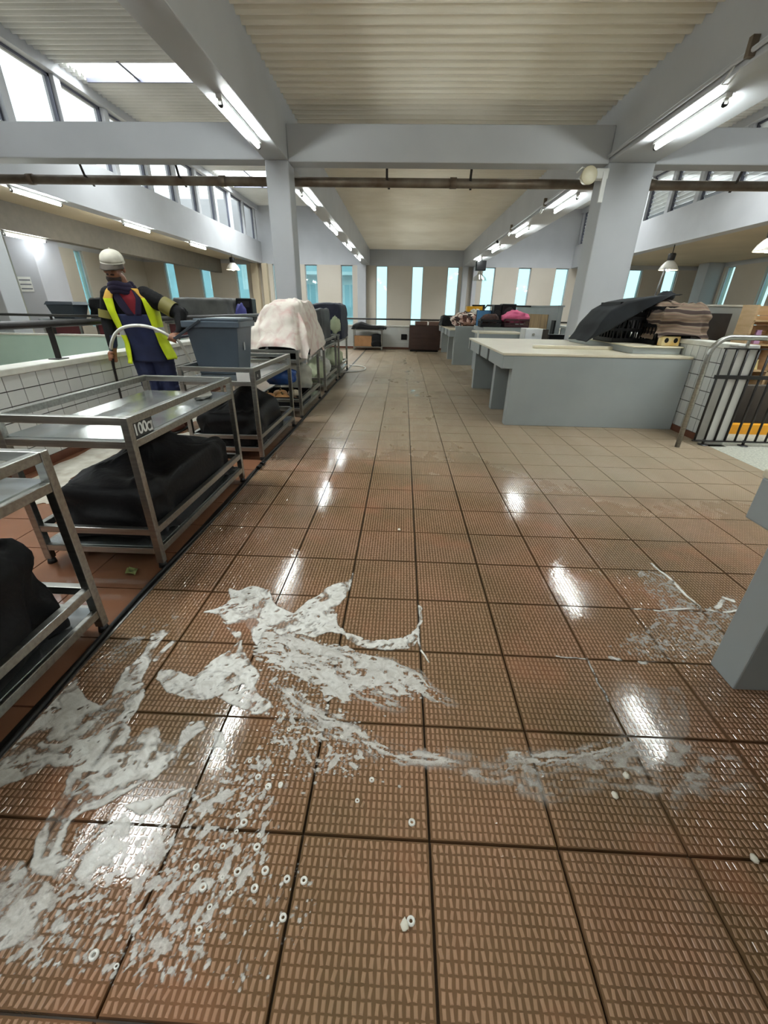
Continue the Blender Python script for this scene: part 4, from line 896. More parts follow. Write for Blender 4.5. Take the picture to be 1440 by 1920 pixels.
# white cabinet, chair
t = thing('white_cabinet', (2.36, 8.16, 0.0), 'small white cabinet with a drawer knob behind the counter', 'cabinet')
m_ = MB(); m_.box(-.17, .14, 0, .34, 0, .98); m_.build('carcass', M_LAMPW, t, .005)
for z0, z1 in ((.80, .97), (.60, .78), (.30, .58)):
    m_ = MB(); m_.box(-.16, .13, -.012, 0, z0, z1); d_ = m_.build('drawer', mat('white_laminate', S(232, 234, 236), 0.35), t, .003)
    if z0 == .80: m_ = MB(); m_.tube([(-.02, -.012, .885), (-.02, -.03, .885)], .022, 12); m_.build('knob', M_STEEL, d_)
m_ = MB(); m_.box(.14, .25, .02, .34, 0, .97); m_.build('side_panel', M_DARK, t)
t = thing('folding_chair', (2.90, 8.30, 0.0), 'black chair half hidden between the white cabinet and the column', 'chair')
m_ = MB(); m_.box(-.2, .2, -.2, .2, .43, .47); m_.build('seat', M_BLACKP, t, .01)
m_ = MB(); m_.box(-.2, .2, .18, .21, .55, .88); m_.build('backrest', M_BLACKP, t, .02)
for sx in (-.18, .18):
    for y in (-.18, .18): m_ = MB(); m_.tube([(sx, y, 0), (sx, y, .44 if y < 0 else .86)], .012, 6); m_.build('leg', M_RAIL, t)
# timber lined partition along the right
M_PLY = mat('stained_plywood', S(196, 166, 118), 0.6, col2=S(140, 112, 78), nscale=2.2, stretch=(1, 4, 0.6))
t = thing('stall_partition', (3.05, 9.0, 0), 'grey stall partition lined with stained plywood beside the broad column', 'partition')
m_ = MB(); m_.box(0.0, 0.09, 0.2, 3.6, 0, 1.34); m_.build('panel', M_COUNTER, t, .005)
for k in range(3):
    m_ = MB(); m_.box(-.014, 0.0, 0.75+k*.62, 0.75+k*.62+.615, .62, 1.20); m_.build('plywood_board', M_PLY, t, .002)
m_ = MB(); m_.box(-.02, .11, 0.18, 3.62, 1.34, 1.37); m_.build('cap', M_COUNTER, t)
m_ = MB(); m_.box(-.03, .0, 0.22, .40, .15, 1.1); m_.build('dark_door', M_BLACKP, t)
# ------------------------------------------------------------------ crates under cloth and blanket on the near counter shelf
SZ = 0.917
t = slot_crate((2.86, 6.12, SZ), 0.38, 0.52, 0.30, M_BLACKP, 'black slotted crate under the dark cloth on the near counter', math.radians(3), 7)
t = slot_crate((2.86, 6.12, SZ+0.302), 0.37, 0.50, 0.16, M_BLACKP, 'upper black crate under the dark cloth on the near counter', math.radians(3), 7)
mb = MB(); rd = random.Random(3)
for k in range(26):
    x, y, z = rd.uniform(-.15, .15), rd.uniform(-.22, .22), rd.uniform(.04, .22); mb.tube([(x, y, .013), (x, y, z), (x, y, z+.05)], [.025, .025, .010], 8)
t = thing('bottle_set', (2.86, 6.12, SZ), 'dark bottles standing inside the lower black crate', 'bottles'); mb.build('bottle_group', mat('dark_bottle_glass', S(40, 42, 44), 0.12), t); t.children[0]['kind'] = 'stuff'; t['kind'] = 'stuff'
t = slot_crate((3.16, 5.72, SZ), 0.22, 0.34, 0.42, M_BLACKP, 'tall black crate between dark cloth and striped blanket', math.radians(4), 5)
# dark cloth: hangs from the crate tops, its front hem rising to the right
CPR = [(3.34, 1.465), (3.18, 1.455), (2.95, 1.43), (2.75, 1.39), (2.58, 1.29), (2.47, 1.14), (2.40, 1.0), (2.34, 0.925)]
def cloth_fn(u, v):
    q = u*(len(CPR)-1); i = min(int(q), len(CPR)-2); t_ = q-i
    x = CPR[i][0]+(CPR[i+1][0]-CPR[i][0])*t_; zt = CPR[i][1]+(CPR[i+1][1]-CPR[i][1])*t_
    hemz = min(zt, max(.925, .92+(x-2.36)*.62))
    if v < .4: y = 5.80-.02*math.sin(u*14)*(1-v/.4); z = hemz+(zt-hemz)*(v/.4)
    else: y = 5.80+(v-.4)/.6*.62; z = zt-.02*abs(v-.7)
    n_ = .02*nz3(x*5, y*5, z*5)
    return Vector((x+n_+.012*math.sin(v*8+u*5), y-n_*.6, z+.5*n_))
mb = MB(); mb.grid(cloth_fn, 44, 24); t = thing('dark_cloth', (0, 0, 0), 'dark blue-black cloth slung over the black crates on the near counter', 'cloth')
mb.build('sheet', mat('blue_black_cloth', S(27, 32, 37), 0.85, col2=S(18, 21, 25), nscale=6), t, solid=0.008)
mb = MB(); mb.ell((3.40, 6.2, 1.46), (.10, .09, .06), 18, 12, fn=lambda d: 1+.3*nz3(d.x*3, d.y*3, d.z*3)); mb.build('knot', mat('blue_black_cloth', S(36, 42, 48), 0.85), t)
# striped blanket over a box
M_BLK = bpy.data.materials.new('striped_blanket'); M_BLK.use_nodes = True
nt = M_BLK.node_tree; N = nt.nodes; b_ = N['Principled BSDF']; b_.inputs['Roughness'].default_value = 0.95
tc = N.new('ShaderNodeTexCoord'); wv = N.new('ShaderNodeTexWave'); wv.bands_direction = 'Z'; wv.inputs['Scale'].default_value = 2.6; wv.inputs['Distortion'].default_value = 2.6; wv.inputs['Detail'].default_value = 2
rp = N.new('ShaderNodeValToRGB'); e = rp.color_ramp.elements; e[0].color = S(58, 44, 40); e[1].position = 1; e[1].color = S(112, 94, 78)
for p_, c_ in ((0.14, S(64, 52, 46)), (0.24, S(136, 120, 104)), (0.5, S(106, 92, 76)), (0.62, S(126, 98, 86)), (0.8, S(92, 80, 66))): q = e.new(p_); q.color = c_
nt.links.new(tc.outputs['Object'], wv.inputs['Vector']); nt.links.new(wv.outputs['Fac'], rp.inputs[0]); nt.links.new(rp.outputs[0], b_.inputs['Base Color'])
t = drape('striped_blanket', (3.31, 5.74, SZ), 0.42, 0.60, 0.42, M_BLK, 'brown striped blanket draped over a box at the right of the near counter', 'blanket', 0.03, 7, 1.12, 0.05, 61, lambda x, y: -0.10*max(0,-x)*(y<0)+0.04*y, hz=0.10, rz=math.radians(-10), wrinkle=3.0)
load(t, 0.34, 0.52, 0.36, M_BLACKP, 'box')
t = thing('printed_carton', (3.16, 5.44, SZ), 'small yellow and black printed carton under the blanket edge', 'carton')
m_ = MB(); m_.box(-.10, .10, -.05, .05, 0, .105); m_.build('carton', mat('yellow_carton', S(236, 196, 110), 0.6, col2=S(240, 226, 180), nscale=9), t, .003)
for x in (-.055, .05): m_ = MB(); m_.ell((x, -.052, .06), (.024, .003, .028), 12, 6); m_.build('printed_patch', M_BLACKP, t)
crumple('plastic_bag', (3.10, 5.86, SZ+.465), (.08, .05, .03), M_PLW, 'white bag on top of the crates beside the blanket', 'bag', 63)
t = thing('pole', (3.40, 6.45, SZ+.0), 'thin dark stick leaning up behind the striped blanket', 'stick')
m_ = MB(); m_.tube([(0, 0, 0), (0.12, .25, .55), (0.50, .9, .95)], .012, 6); m_.build('shaft', M_RAIL, t); m_ = MB(); m_.tube([(0, 0, 0), (0, 0, .02)], .018, 6); m_.build('ferrule', M_RUB, t)
# partition with dark panel right of the blanket
t = thing('stall_partition', (5.3, 9.0, 0), 'grey stall wall with a dark panel right of the striped blanket', 'partition')
m_ = MB(); m_.box(-1.6, 1.2, 0, .12, 0, 1.40); m_.build('panel', M_COUNTER, t, .005); m_ = MB(); m_.box(-1.6, 0.95, -.02, 0, .78, 1.28); m_.build('dark_panel', mat('charcoal_board', S(52, 50, 50), 0.6), t); m_ = MB(); m_.box(-1.6, 1.2, -.03, .14, 1.40, 1.43); m_.build('cap', M_COPE, t)
# lit wooden stall beyond the stair
M_WOOD = mat('pale_pine', S(222, 190, 148), 0.6, col2=S(204, 168, 124), nscale=3, stretch=(0.6, 1, 5))
t = thing('wooden_stall', (6.62, 8.2, 0), 'brightly lit pale wooden stall shelves seen over the stair gate', 'stall')
for k in range(9):
    m_ = MB(); m_.box(-.62, 1.6, .20, .22, 0.02+k*.155, 0.17+k*.155); m_.build('back_board', M_WOOD, t, .002)
for z in (.35, .78, 1.16):
    m_ = MB(); m_.box(-.62, 1.6, -.15, .2, z, z+.025); m_.build('shelf', M_WOOD, t)
for x in (-.62, -.05, .55, 1.2):
    m_ = MB(); m_.box(x-.02, x+.02, -.15, .2, 0, 1.42); m_.build('upright', M_WOOD, t)
rd = random.Random(8); gcols = [S(236, 214, 190), S(206, 160, 200), S(240, 226, 160), S(176, 196, 140), S(226, 150, 120)]
for i in range(14):
    x = -.5+i*.14+rd.uniform(-.02, .02); z = (.375, .805)[i % 2]
    t2 = thing('stall_goods', (6.62+x, 8.2-.02, z), '%s packet, %s from the left on the %s wooden shelf' % (('cream', 'lilac', 'yellow', 'green', 'coral')[i % 5], ('first', 'second', 'third', 'fourth', 'fifth', 'sixth', 'seventh')[i//2], ('lower', 'upper')[i % 2]), 'packet', 'packets on the wooden stall')
    m_ = MB(); hgt = rd.uniform(.12, .24); m_.frust((0, 0), (.05, .05), (.04, .02), 0, hgt); m_.build('bag', mat('packet_%d' % (i % 5), gcols[i % 5], 0.5), t2, .006); m_ = MB(); m_.box(-.042, .042, -.02, .02, hgt, hgt+.02); m_.build('seal', mat('packet_%d' % (i % 5), gcols[i % 5], 0.5), t2)
# far right low stalls
stall(9.6, 13.0, 2.2, .8, .9, 'stall under the cream ceiling at far right')
# floor scraps
rd = random.Random(17); M_SCR = mat('wet_white_scrap', S(226, 222, 206), 0.3)
for k, (x, y, lb) in enumerate(((-0.48, 8.28, 'white scrap on the dry floor near the far trolleys'), (.10, 11.4, 'pale scrap on the floor near the brown chest'), (.72, .80, 'larger white scrap on the ribbed tiles at lower right'), (.66, .74, 'small white scrap on the ribbed tiles at lower right'), (.95, .60, 'cream crumb on the tile joint at lower right'), (.05, .43, 'clear soggy scrap on the near ribbed tile'), (.02, 2.3, 'tiny white scrap on the ribbed tiles in mid aisle'))):
    crumple('scrap', (x, y, .0), (.022 if y > 3 else .009, .016 if y > 3 else .011, .006), M_SCR, lb, 'scrap', 70+k, n=12)
# ------------------------------------------------------------------ buildings outside the end windows
M_FAC = mat('pale_blue_render', S(246, 250, 252), 0.7, nscale=0.6); M_FACW = mat('white_facade', S(252, 253, 254), 0.7, nscale=0.6)
M_BGL = mat('blue_window_glass', S(196, 222, 230), 0.25, nscale=1)
def facade(x0, x1, y, z0, z1, floors, bays, label, m_):
    t = thing('apartment_building', ((x0+x1)/2, y, z0), label, 'building')
    w_ = (x1-x0); q = MB(); q.box(-w_/2, w_/2, 0, 4, 0, z1-z0); q.build('wall', m_, t)
    fh = (z1-z0)/floors; bw = w_/bays
    for i in range(floors):
        q = MB(); q.box(-w_/2-.1, w_/2+.1, -.9, 0, i*fh-.12, i*fh+.08); bal = q.build('balcony_slab', m_, t)
        q = MB(); q.box(-w_/2-.1, w_/2+.1, -.9, -.86, i*fh+.08, i*fh+1.0); q.build('balcony_glass', M_BGL, bal)
        for k in range(bays):
            xx = -w_/2+(k+.5)*bw; q = MB(); q.box(xx-bw*.33, xx+bw*.33, -.06, 0, i*fh+.3, i*fh+fh*.82); f = q.build('window', M_FACW, t)
            q = MB(); q.box(xx-bw*.27, xx-.03, -.075, -.055, i*fh+.42, i*fh+fh*.78); q.box(xx+.03, xx+bw*.27, -.075, -.055, i*fh+.42, i*fh+fh*.78); q.build('pane', M_BGL, f)
facade(-10.5, -3.2, 34, -6, 16, 7, 5, 'pale blue apartment block with balconies outside the end windows', M_FAC)
facade(-30, -13.2, 40, -6, 9, 4, 6, 'white building with dark windows outside the left end windows', M_FACW)
mb = MB(); mb.box(-80, 80, -60, 120, -6.3, -6.0); struct('ground_outside', mb, mat('street_grey', S(120, 122, 122), 0.8), 'grey street outside the hall')
# ------------------------------------------------------------------ the man hosing the floor
M_SKIN = mat('brown_skin', S(146, 100, 74), 0.5, col2=S(130, 86, 62), nscale=18)
M_JACK = mat('black_jacket', S(15, 14, 16), 0.75, col2=S(8, 8, 9), nscale=8, spec=0.2)
M_NAVY = mat('navy_overall', S(34, 44, 84), 0.75, col2=S(22, 30, 62), nscale=5, bump=0.2, bscale=18)
M_RED = mat('dark_red_shirt', S(132, 26, 38), 0.8)
M_HIVIS = mat('fluorescent_yellow', S(222, 240, 30), 0.6, col2=S(200, 222, 20), nscale=9)
M_AMBER = mat('amber_shoulder', S(206, 160, 62), 0.7)
M_SILV = mat('reflective_silver', S(190, 192, 190), 0.35)
M_CAP = mat('pale_grey_cap', S(206, 202, 188), 0.85, col2=S(186, 182, 168), nscale=12)
M_CAPB = mat('taupe_brim', S(74, 66, 57), 0.85, col2=S(62, 55, 47), nscale=9)
M_SCARF = mat('dark_navy_scarf', S(36, 28, 56), 0.9)
M_BEARD = mat('dark_beard', S(44, 32, 26), 0.9)
M_BOOT = mat('brown_boot', S(84, 46, 34), 0.5)
person = tag(bpy.data.objects.new('person', None), 'man in pale cap, yellow hi-vis vest and navy overalls holding a hose', 'person'); COL.objects.link(person)
person.location = (-2.55, 4.38, 0)
PO = Vector((-2.55, 4.38, 0))
body = MB()
def chain(pts, n=7, tgt=None):
    """tapered limb of overlapping balls; pts = [(x,y,z,r), ...]"""
    tgt = tgt or body
    for (a, b) in zip(pts[:-1], pts[1:]):
        d = (Vector(a[:3])-Vector(b[:3])).length; k = max(2, int(d/(min(a[3], b[3])*0.45)))
        for i in range(k+1):
            t = i/k; r = a[3]+(b[3]-a[3])*t
            tgt.ell(Vector(a[:3]).lerp(Vector(b[:3]), t)-PO, (r, r, r), 12, 8)
TOR = [(0.76, -2.560, 4.415, .175, .135), (0.90, -2.575, 4.40, .172, .135), (1.05, -2.59, 4.37, .185, .135), (1.20, -2.605, 4.34, .20, .135), (1.30, -2.61, 4.315, .205, .118), (1.365, -2.615, 4.30, .15, .095), (1.41, -2.62, 4.285, .08, .08)]
def tor(z):
    for a, b in zip(TOR[:-1], TOR[1:]):
        if z <= b[0] or b is TOR[-1]:
            t = max(0, min(1, (z-a[0])/(b[0]-a[0]))); return [a[i]+(b[i]-a[i])*t for i in range(1, 5)]
TW = math.radians(18)
def torpt(phi, z, off):
    cx, cyy, a, b = tor(z); p = 0.85
    phi = phi+TW; c_, s_ = math.cos(phi), math.sin(phi)
    return Vector((cx+math.copysign(abs(s_)**p, s_)*(a+off), cyy-math.copysign(abs(c_)**p, c_)*(b+off), z))-PO
body.grid(lambda u, v: torpt(2*math.pi*u, 0.74+0.67*v, 0), 40, 30)
o_ = len(body.v); nv = 41
body.f.append(tuple(range(o_-31*nv, o_-31*nv+40))); body.m.append(0); body.sm.append(True)
body.f.append(tuple(range(o_-nv, o_-1))[::-1]); body.m.append(0); body.sm.append(True)
for z, rx in ((0.82, .15), (1.0, .15), (1.2, .165), (1.3, .16)):
    c = tor(z); body.ell(Vector((c[0], c[1], z))-PO, (c[2]*.95, c[3]*.95, .10), 18, 10)
# legs
chain([(-2.47, 4.42, .80, .115), (-2.455, 4.44, .47, .092), (-2.45, 4.52, .10, .070)])
chain([(-2.65, 4.40, .80, .115), (-2.60, 4.36, .47, .092), (-2.60, 4.40, .10, .070)])
# arms
chain([(-2.445, 4.31, 1.325, .085), (-2.30, 4.33, 1.26, .075), (-2.145, 4.32, 1.175, .062), (-2.125, 4.25, 1.055, .046), (-2.14, 4.22, 1.015, .033)])
chain([(-2.775, 4.30, 1.325, .085), (-2.83, 4.31, 1.22, .072), (-2.86, 4.30, 1.10, .062), (-2.835, 4.24, .90, .045), (-2.832, 4.225, .86, .033)])
# neck and head
chain([(-2.62, 4.29, 1.38, .062), (-2.625, 4.255, 1.46, .060)])
HM = Matrix.Translation(Vector((-2.635, 4.22, 1.555))-PO) @ Euler((math.radians(14), math.radians(4), math.radians(8)), 'XYZ').to_matrix().to_4x4()
def hell(tgt, c, r, n=14, m_=10): 
    R3 = HM.to_3x3(); tgt.ell(HM @ Vector(c), r, n, m_, mt=R3)
hell(body, (0, 0.02, 0.03), (.078, .095, .095), 20, 14)      # skull
hell(body, (0, -0.025, -0.045), (.060, .066, .070), 18, 12)  # face / jaw
hell(body, (0, -0.075, -0.088), (.028, .022, .022))          # chin
hell(body, (0, -0.100, -0.020), (.014, .020, .028))          # nose
hell(body, (0, -0.084, 0.022), (.052, .016, .012))           # brow
hell(body, (0, -0.088, -0.058), (.026, .012, .008))          # lips
for s_ in (-1, 1):
    hell(body, (s_*.080, .02, -.015), (.012, .022, .032))    # ears
    hell(body, (s_*.038, -.070, -.025), (.022, .018, .016))  # cheeks
# hands
def hand(g, ax, pd, wrist, flip=1):
    g = Vector(g); ax = Vector(ax).normalized(); pd = Vector(pd); pd = (pd-ax*pd.dot(ax)).normalized(); q = ax.cross(pd)*flip
    pc = g+pd*.030
    for i in range(5):
        c = pc+ax*((i-2)*.017); body.ell(c-PO, (.021, .021, .021), 10, 8)
    chain([tuple(wrist)+(.032,), tuple(pc+ax*.02)+(.024,)])
    for i, ln in enumerate((235, 255, 245, 205)):
        off = (1.5-i)*.0205; pts = []
        for k in range(7):
            th = math.radians(12+ln*k/6); r = .0285-.003*k/6
            p = g+ax*off+(pd*math.cos(th)+q*math.sin(th))*r; pts.append(tuple(p)+(.0098-.0018*k/6,))
        chain(pts)
    pts = []
    for k in range(5):
        th = math.radians(-15-150*k/4); p = g+ax*(.034+.010*k/4)+(pd*math.cos(th)+q*math.sin(th))*(.031-.002*k); pts.append(tuple(p)+(.0115-.002*k/4,))
    chain(pts)
hand((-2.842, 4.195, .790), (0.02, 0.06, 1), (0.35, 0.9, 0.1), (-2.832, 4.225, .86), 1)
hand((-2.185, 4.185, .965), (-.9, 0.0, .32), (0.25, .65, .5), (-2.14, 4.22, 1.015), -1)
tmp = body.build('tmp_body', M_JACK)
md = tmp.modifiers.new('remesh', 'REMESH'); md.mode = 'VOXEL'; md.voxel_size = 0.0062; md.use_smooth_shade = True
md = tmp.modifiers.new('smooth', 'SMOOTH'); md.iterations = 4; md.factor = 0.5
dg = bpy.context.evaluated_depsgraph_get(); me = bpy.data.meshes.new_from_object(tmp.evaluated_get(dg)); bpy.data.objects.remove(tmp)
me.name = 'body'; me.materials.clear()
for m_ in (M_JACK, M_SKIN, M_NAVY, M_BOOT): me.materials.append(m_)
nf = len(me.polygons); cen = np.zeros(nf*3); me.polygons.foreach_get('center', cen); cen = cen.reshape(-1, 3)+np.array(PO)
mi = np.zeros(nf, int)
z = cen[:, 2]; x = cen[:, 0]
torso = (np.abs(x+2.59) < .235)
mi[(z < 0.98) & torso & (z > .05)] = 2
mi[(z < 0.13)] = 3
mi[(z > 1.43)] = 1
mi[(x < -2.765) & (z < 0.868)] = 1
mi[(x > -2.36) & (z < 1.018) & (z > .85)] = 1
me.polygons.foreach_set('material_index', mi.astype(np.int32)); me.polygons.foreach_set('use_smooth', np.ones(nf, bool)); me.update()
obj('body', me, person)
# clothing -----------------------------------------------------------------
def shell(name, p0, p1, z0, z1, off, m_, nu=18, nv_=24, zfn=None, mats=None, mfn=None):
    mb = MB()
    def f(u, v):
        z = z0+(z1-z0)*v
        a = p0(v) if callable(p0) else p0; b = p1(v) if callable(p1) else p1
        ph = a+(b-a)*u
        return torpt(ph, z, off+(0.035*max(0, 1-(z-.72)/.2) if off > .02 else 0)+0.006*nz3(ph*3, z*9, 1.7))
    mb.grid(f, nu, nv_)
    if mfn: mb.m = [mfn(j/nv_, i/nu) for j in range(nv_) for i in range(nu)]
    return mb.build(name, mats or m_, person, solid=0.006)
R = math.radians
shell('shirt', lambda v: R(-7-22*v), lambda v: R(7+22*v), 1.15, 1.385, 0.008, M_RED)
shell('overall_bib', lambda v: R(-62+14*v), lambda v: R(62-14*v), 0.74, 1.17, 0.012, M_NAVY)
for sgn in (-1, 1): shell('lapel', lambda v: R(sgn*(9+21*v))-R(8), lambda v: R(sgn*(9+21*v))+R(8), 1.16, 1.37, 0.016, M_SCARF, 4, 10)
def vest_m(v, u): return 1 if v > .86 else (2 if .38 < v < .47 else 0)
shell('vest', lambda v: R(44-16*v), lambda v: R(104-6*v), 0.76, 1.385, 0.024, None, 14, 40, mats=[M_HIVIS, M_AMBER, M_SILV], mfn=vest_m)
shell('vest', lambda v: R(-46+14*v), lambda v: R(-112+6*v), 0.72, 1.385, 0.024, None, 14, 40, mats=[M_HIVIS, M_AMBER, M_SILV], mfn=vest_m)
shell('vest_back', R(112), R(248), 0.74, 1.38, 0.022, M_HIVIS, 20, 30)
mb = MB()
for k, (zz, rr) in enumerate(((1.36, .094), (1.388, .096), (1.414, .086))):
    mb.tube([(Vector((-2.62+rr*math.cos(a), 4.272-.012*k+rr*math.sin(a), zz+.010*math.sin(3*a)))-PO) for a in [2*math.pi*i/20 for i in range(21)]], .026, 8)
mb.build('scarf', M_SCARF, person)
# amber band on the upper sleeves
for pts in ([(-2.30, 4.33, 1.262), (-2.20, 4.325, 1.207)], [(-2.845, 4.308, 1.20), (-2.857, 4.303, 1.13)]):
    mb = MB(); mb.tube([Vector(p)-PO for p in pts], .0755, 18, caps=False); mb.build('sleeve_band', mat('olive_reflective_band', S(118, 110, 52), 0.6), person)
# cap with brim
mb = MB(); R3 = HM.to_3x3()
def capf(u, v):
    ph = 2*math.pi*u; th = v*math.pi*0.5
    d = Vector((math.sin(th)*math.cos(ph)*.092, math.sin(th)*math.sin(ph)*.112, math.cos(th)**.8*.092))
    return HM @ (d+Vector((0, .018, .042)))
mb.grid(capf, 28, 10)
def capl(u, v):
    ph = 2*math.pi*u; return HM @ Vector((math.cos(ph)*.093, .018+math.sin(ph)*.113, .042-.014*v))
mb.grid(capl, 28, 2); mb.build('cap', M_CAP, person, solid=0.004)
mb = MB()
def brim(u, v):
    a = R(-168+156*u); r_ = 1+.60*v*math.sin(math.pi*u)**0.6
    return HM @ Vector((math.cos(a)*.093*(1+.05*v), .018+math.sin(a)*.113*r_, .034-.034*v*(1-.4*abs(math.cos(a)))-.02*v*math.cos(a)**2))
mb.grid(brim, 22, 6); mb.build('cap_brim', M_CAPB, person, solid=0.005)
mb = MB(); mb.ell(HM @ Vector((0, .018, .142)), (.008, .008, .005), 8, 6); mb.build('cap_button', M_CAP, person)
# beard, eyes
mb = MB()
def beard(u, v):
    a = R(-165+150*u); z = -.066-.046*v
    k = .975+.06*min(1, v*2.5)-.25*max(0, v-.55)
    return HM @ Vector((math.cos(a)*.064*k, -.022+math.sin(a)*.074*k, z))
mb.grid(beard, 20, 8); mb.build('beard', M_BEARD, person, solid=0.003)
mb = MB(); mb.tube([HM @ Vector((-.03, -.088, -.046)), HM @ Vector((0, -.102, -.040)), HM @ Vector((.03, -.088, -.046))], .006, 7); mb.build('moustache', M_BEARD, person)
for s_ in (-1, 1):
    mb = MB(); mb.ell(HM @ Vector((s_*.031, -.0835, .002)), (.013, .007, .007), 10, 8, mt=R3); e_ = mb.build('eye', mat('eye_white', S(220, 214, 206), 0.2), person)
    mb = MB(); mb.ell(HM @ Vector((s_*.031, -.0895, -.001)), (.005, .003, .005), 8, 6, mt=R3); mb.build('iris', M_BEARD, e_)
    mb = MB(); mb.tube([HM @ Vector((s_*.012, -.098, .022)), HM @ Vector((s_*.034, -.096, .027)), HM @ Vector((s_*.054, -.082, .020))], .0045, 6); mb.build('eyebrow', M_BEARD, person)
# boots
for (x_, y_) in ((-2.45, 4.50), (-2.60, 4.38)):
    mb = MB(); mb.ell(Vector((x_, y_-.07, .045))-PO, (.055, .145, .055), 16, 10); mb.tube([Vector((x_, y_+.02, .04))-PO, Vector((x_, y_+.02, .24))-PO], [.062, .075], 14); mb.v = [(a, b, max(0.012, c)) for a, b, c in mb.v]; bo = mb.build('boot', M_BOOT, person)
    mb = MB(); mb.box(x_-.055-PO.x, x_+.055-PO.x, y_-.21-PO.y, y_+.08-PO.y, 0, .02); mb.build('sole', M_RUB, bo, .01)
# hose and lance
t = thing('water_hose', (0, 0, 0), 'pale hose arching between the hands of the man in the hi-vis vest', 'hose')
HP = [(-1.98, 4.6, .02), (-2.05, 4.4, .45), (-2.12, 4.2, .90), (-2.185, 4.185, .965), (-2.26, 4.16, 1.02), (-2.36, 4.145, 1.063), (-2.49, 4.14, 1.078), (-2.62, 4.14, 1.058), (-2.72, 4.155, 1.005), (-2.79, 4.175, .93), (-2.83, 4.19, .86)]
def smooth(P, n=6):
    P = [Vector(p) for p in P]; out = []
    for i in range(len(P)-1):
        p0, p1, p2, p3 = P[max(i-1, 0)], P[i], P[i+1], P[min(i+2, len(P)-1)]
        for k in range(n):
            s = k/n; out.append(0.5*((2*p1)+(p2-p0)*s+(2*p0-5*p1+4*p2-p3)*s*s+(3*p1-p0-3*p2+p3)*s**3))
    return out+[P[-1]]
mb = MB(); mb.tube(smooth(HP), .0145, 10); mb.build('tube', M_PLW, t)
mb = MB(); mb.tube([(-2.83, 4.19, .87), (-2.842, 4.195, .79), (-2.855, 4.20, .70), (-2.88, 4.23, .40), (-2.90, 4.26, .12)], [.017, .017, .013, .011, .011], 10); mb.build('lance', M_RAIL, t)
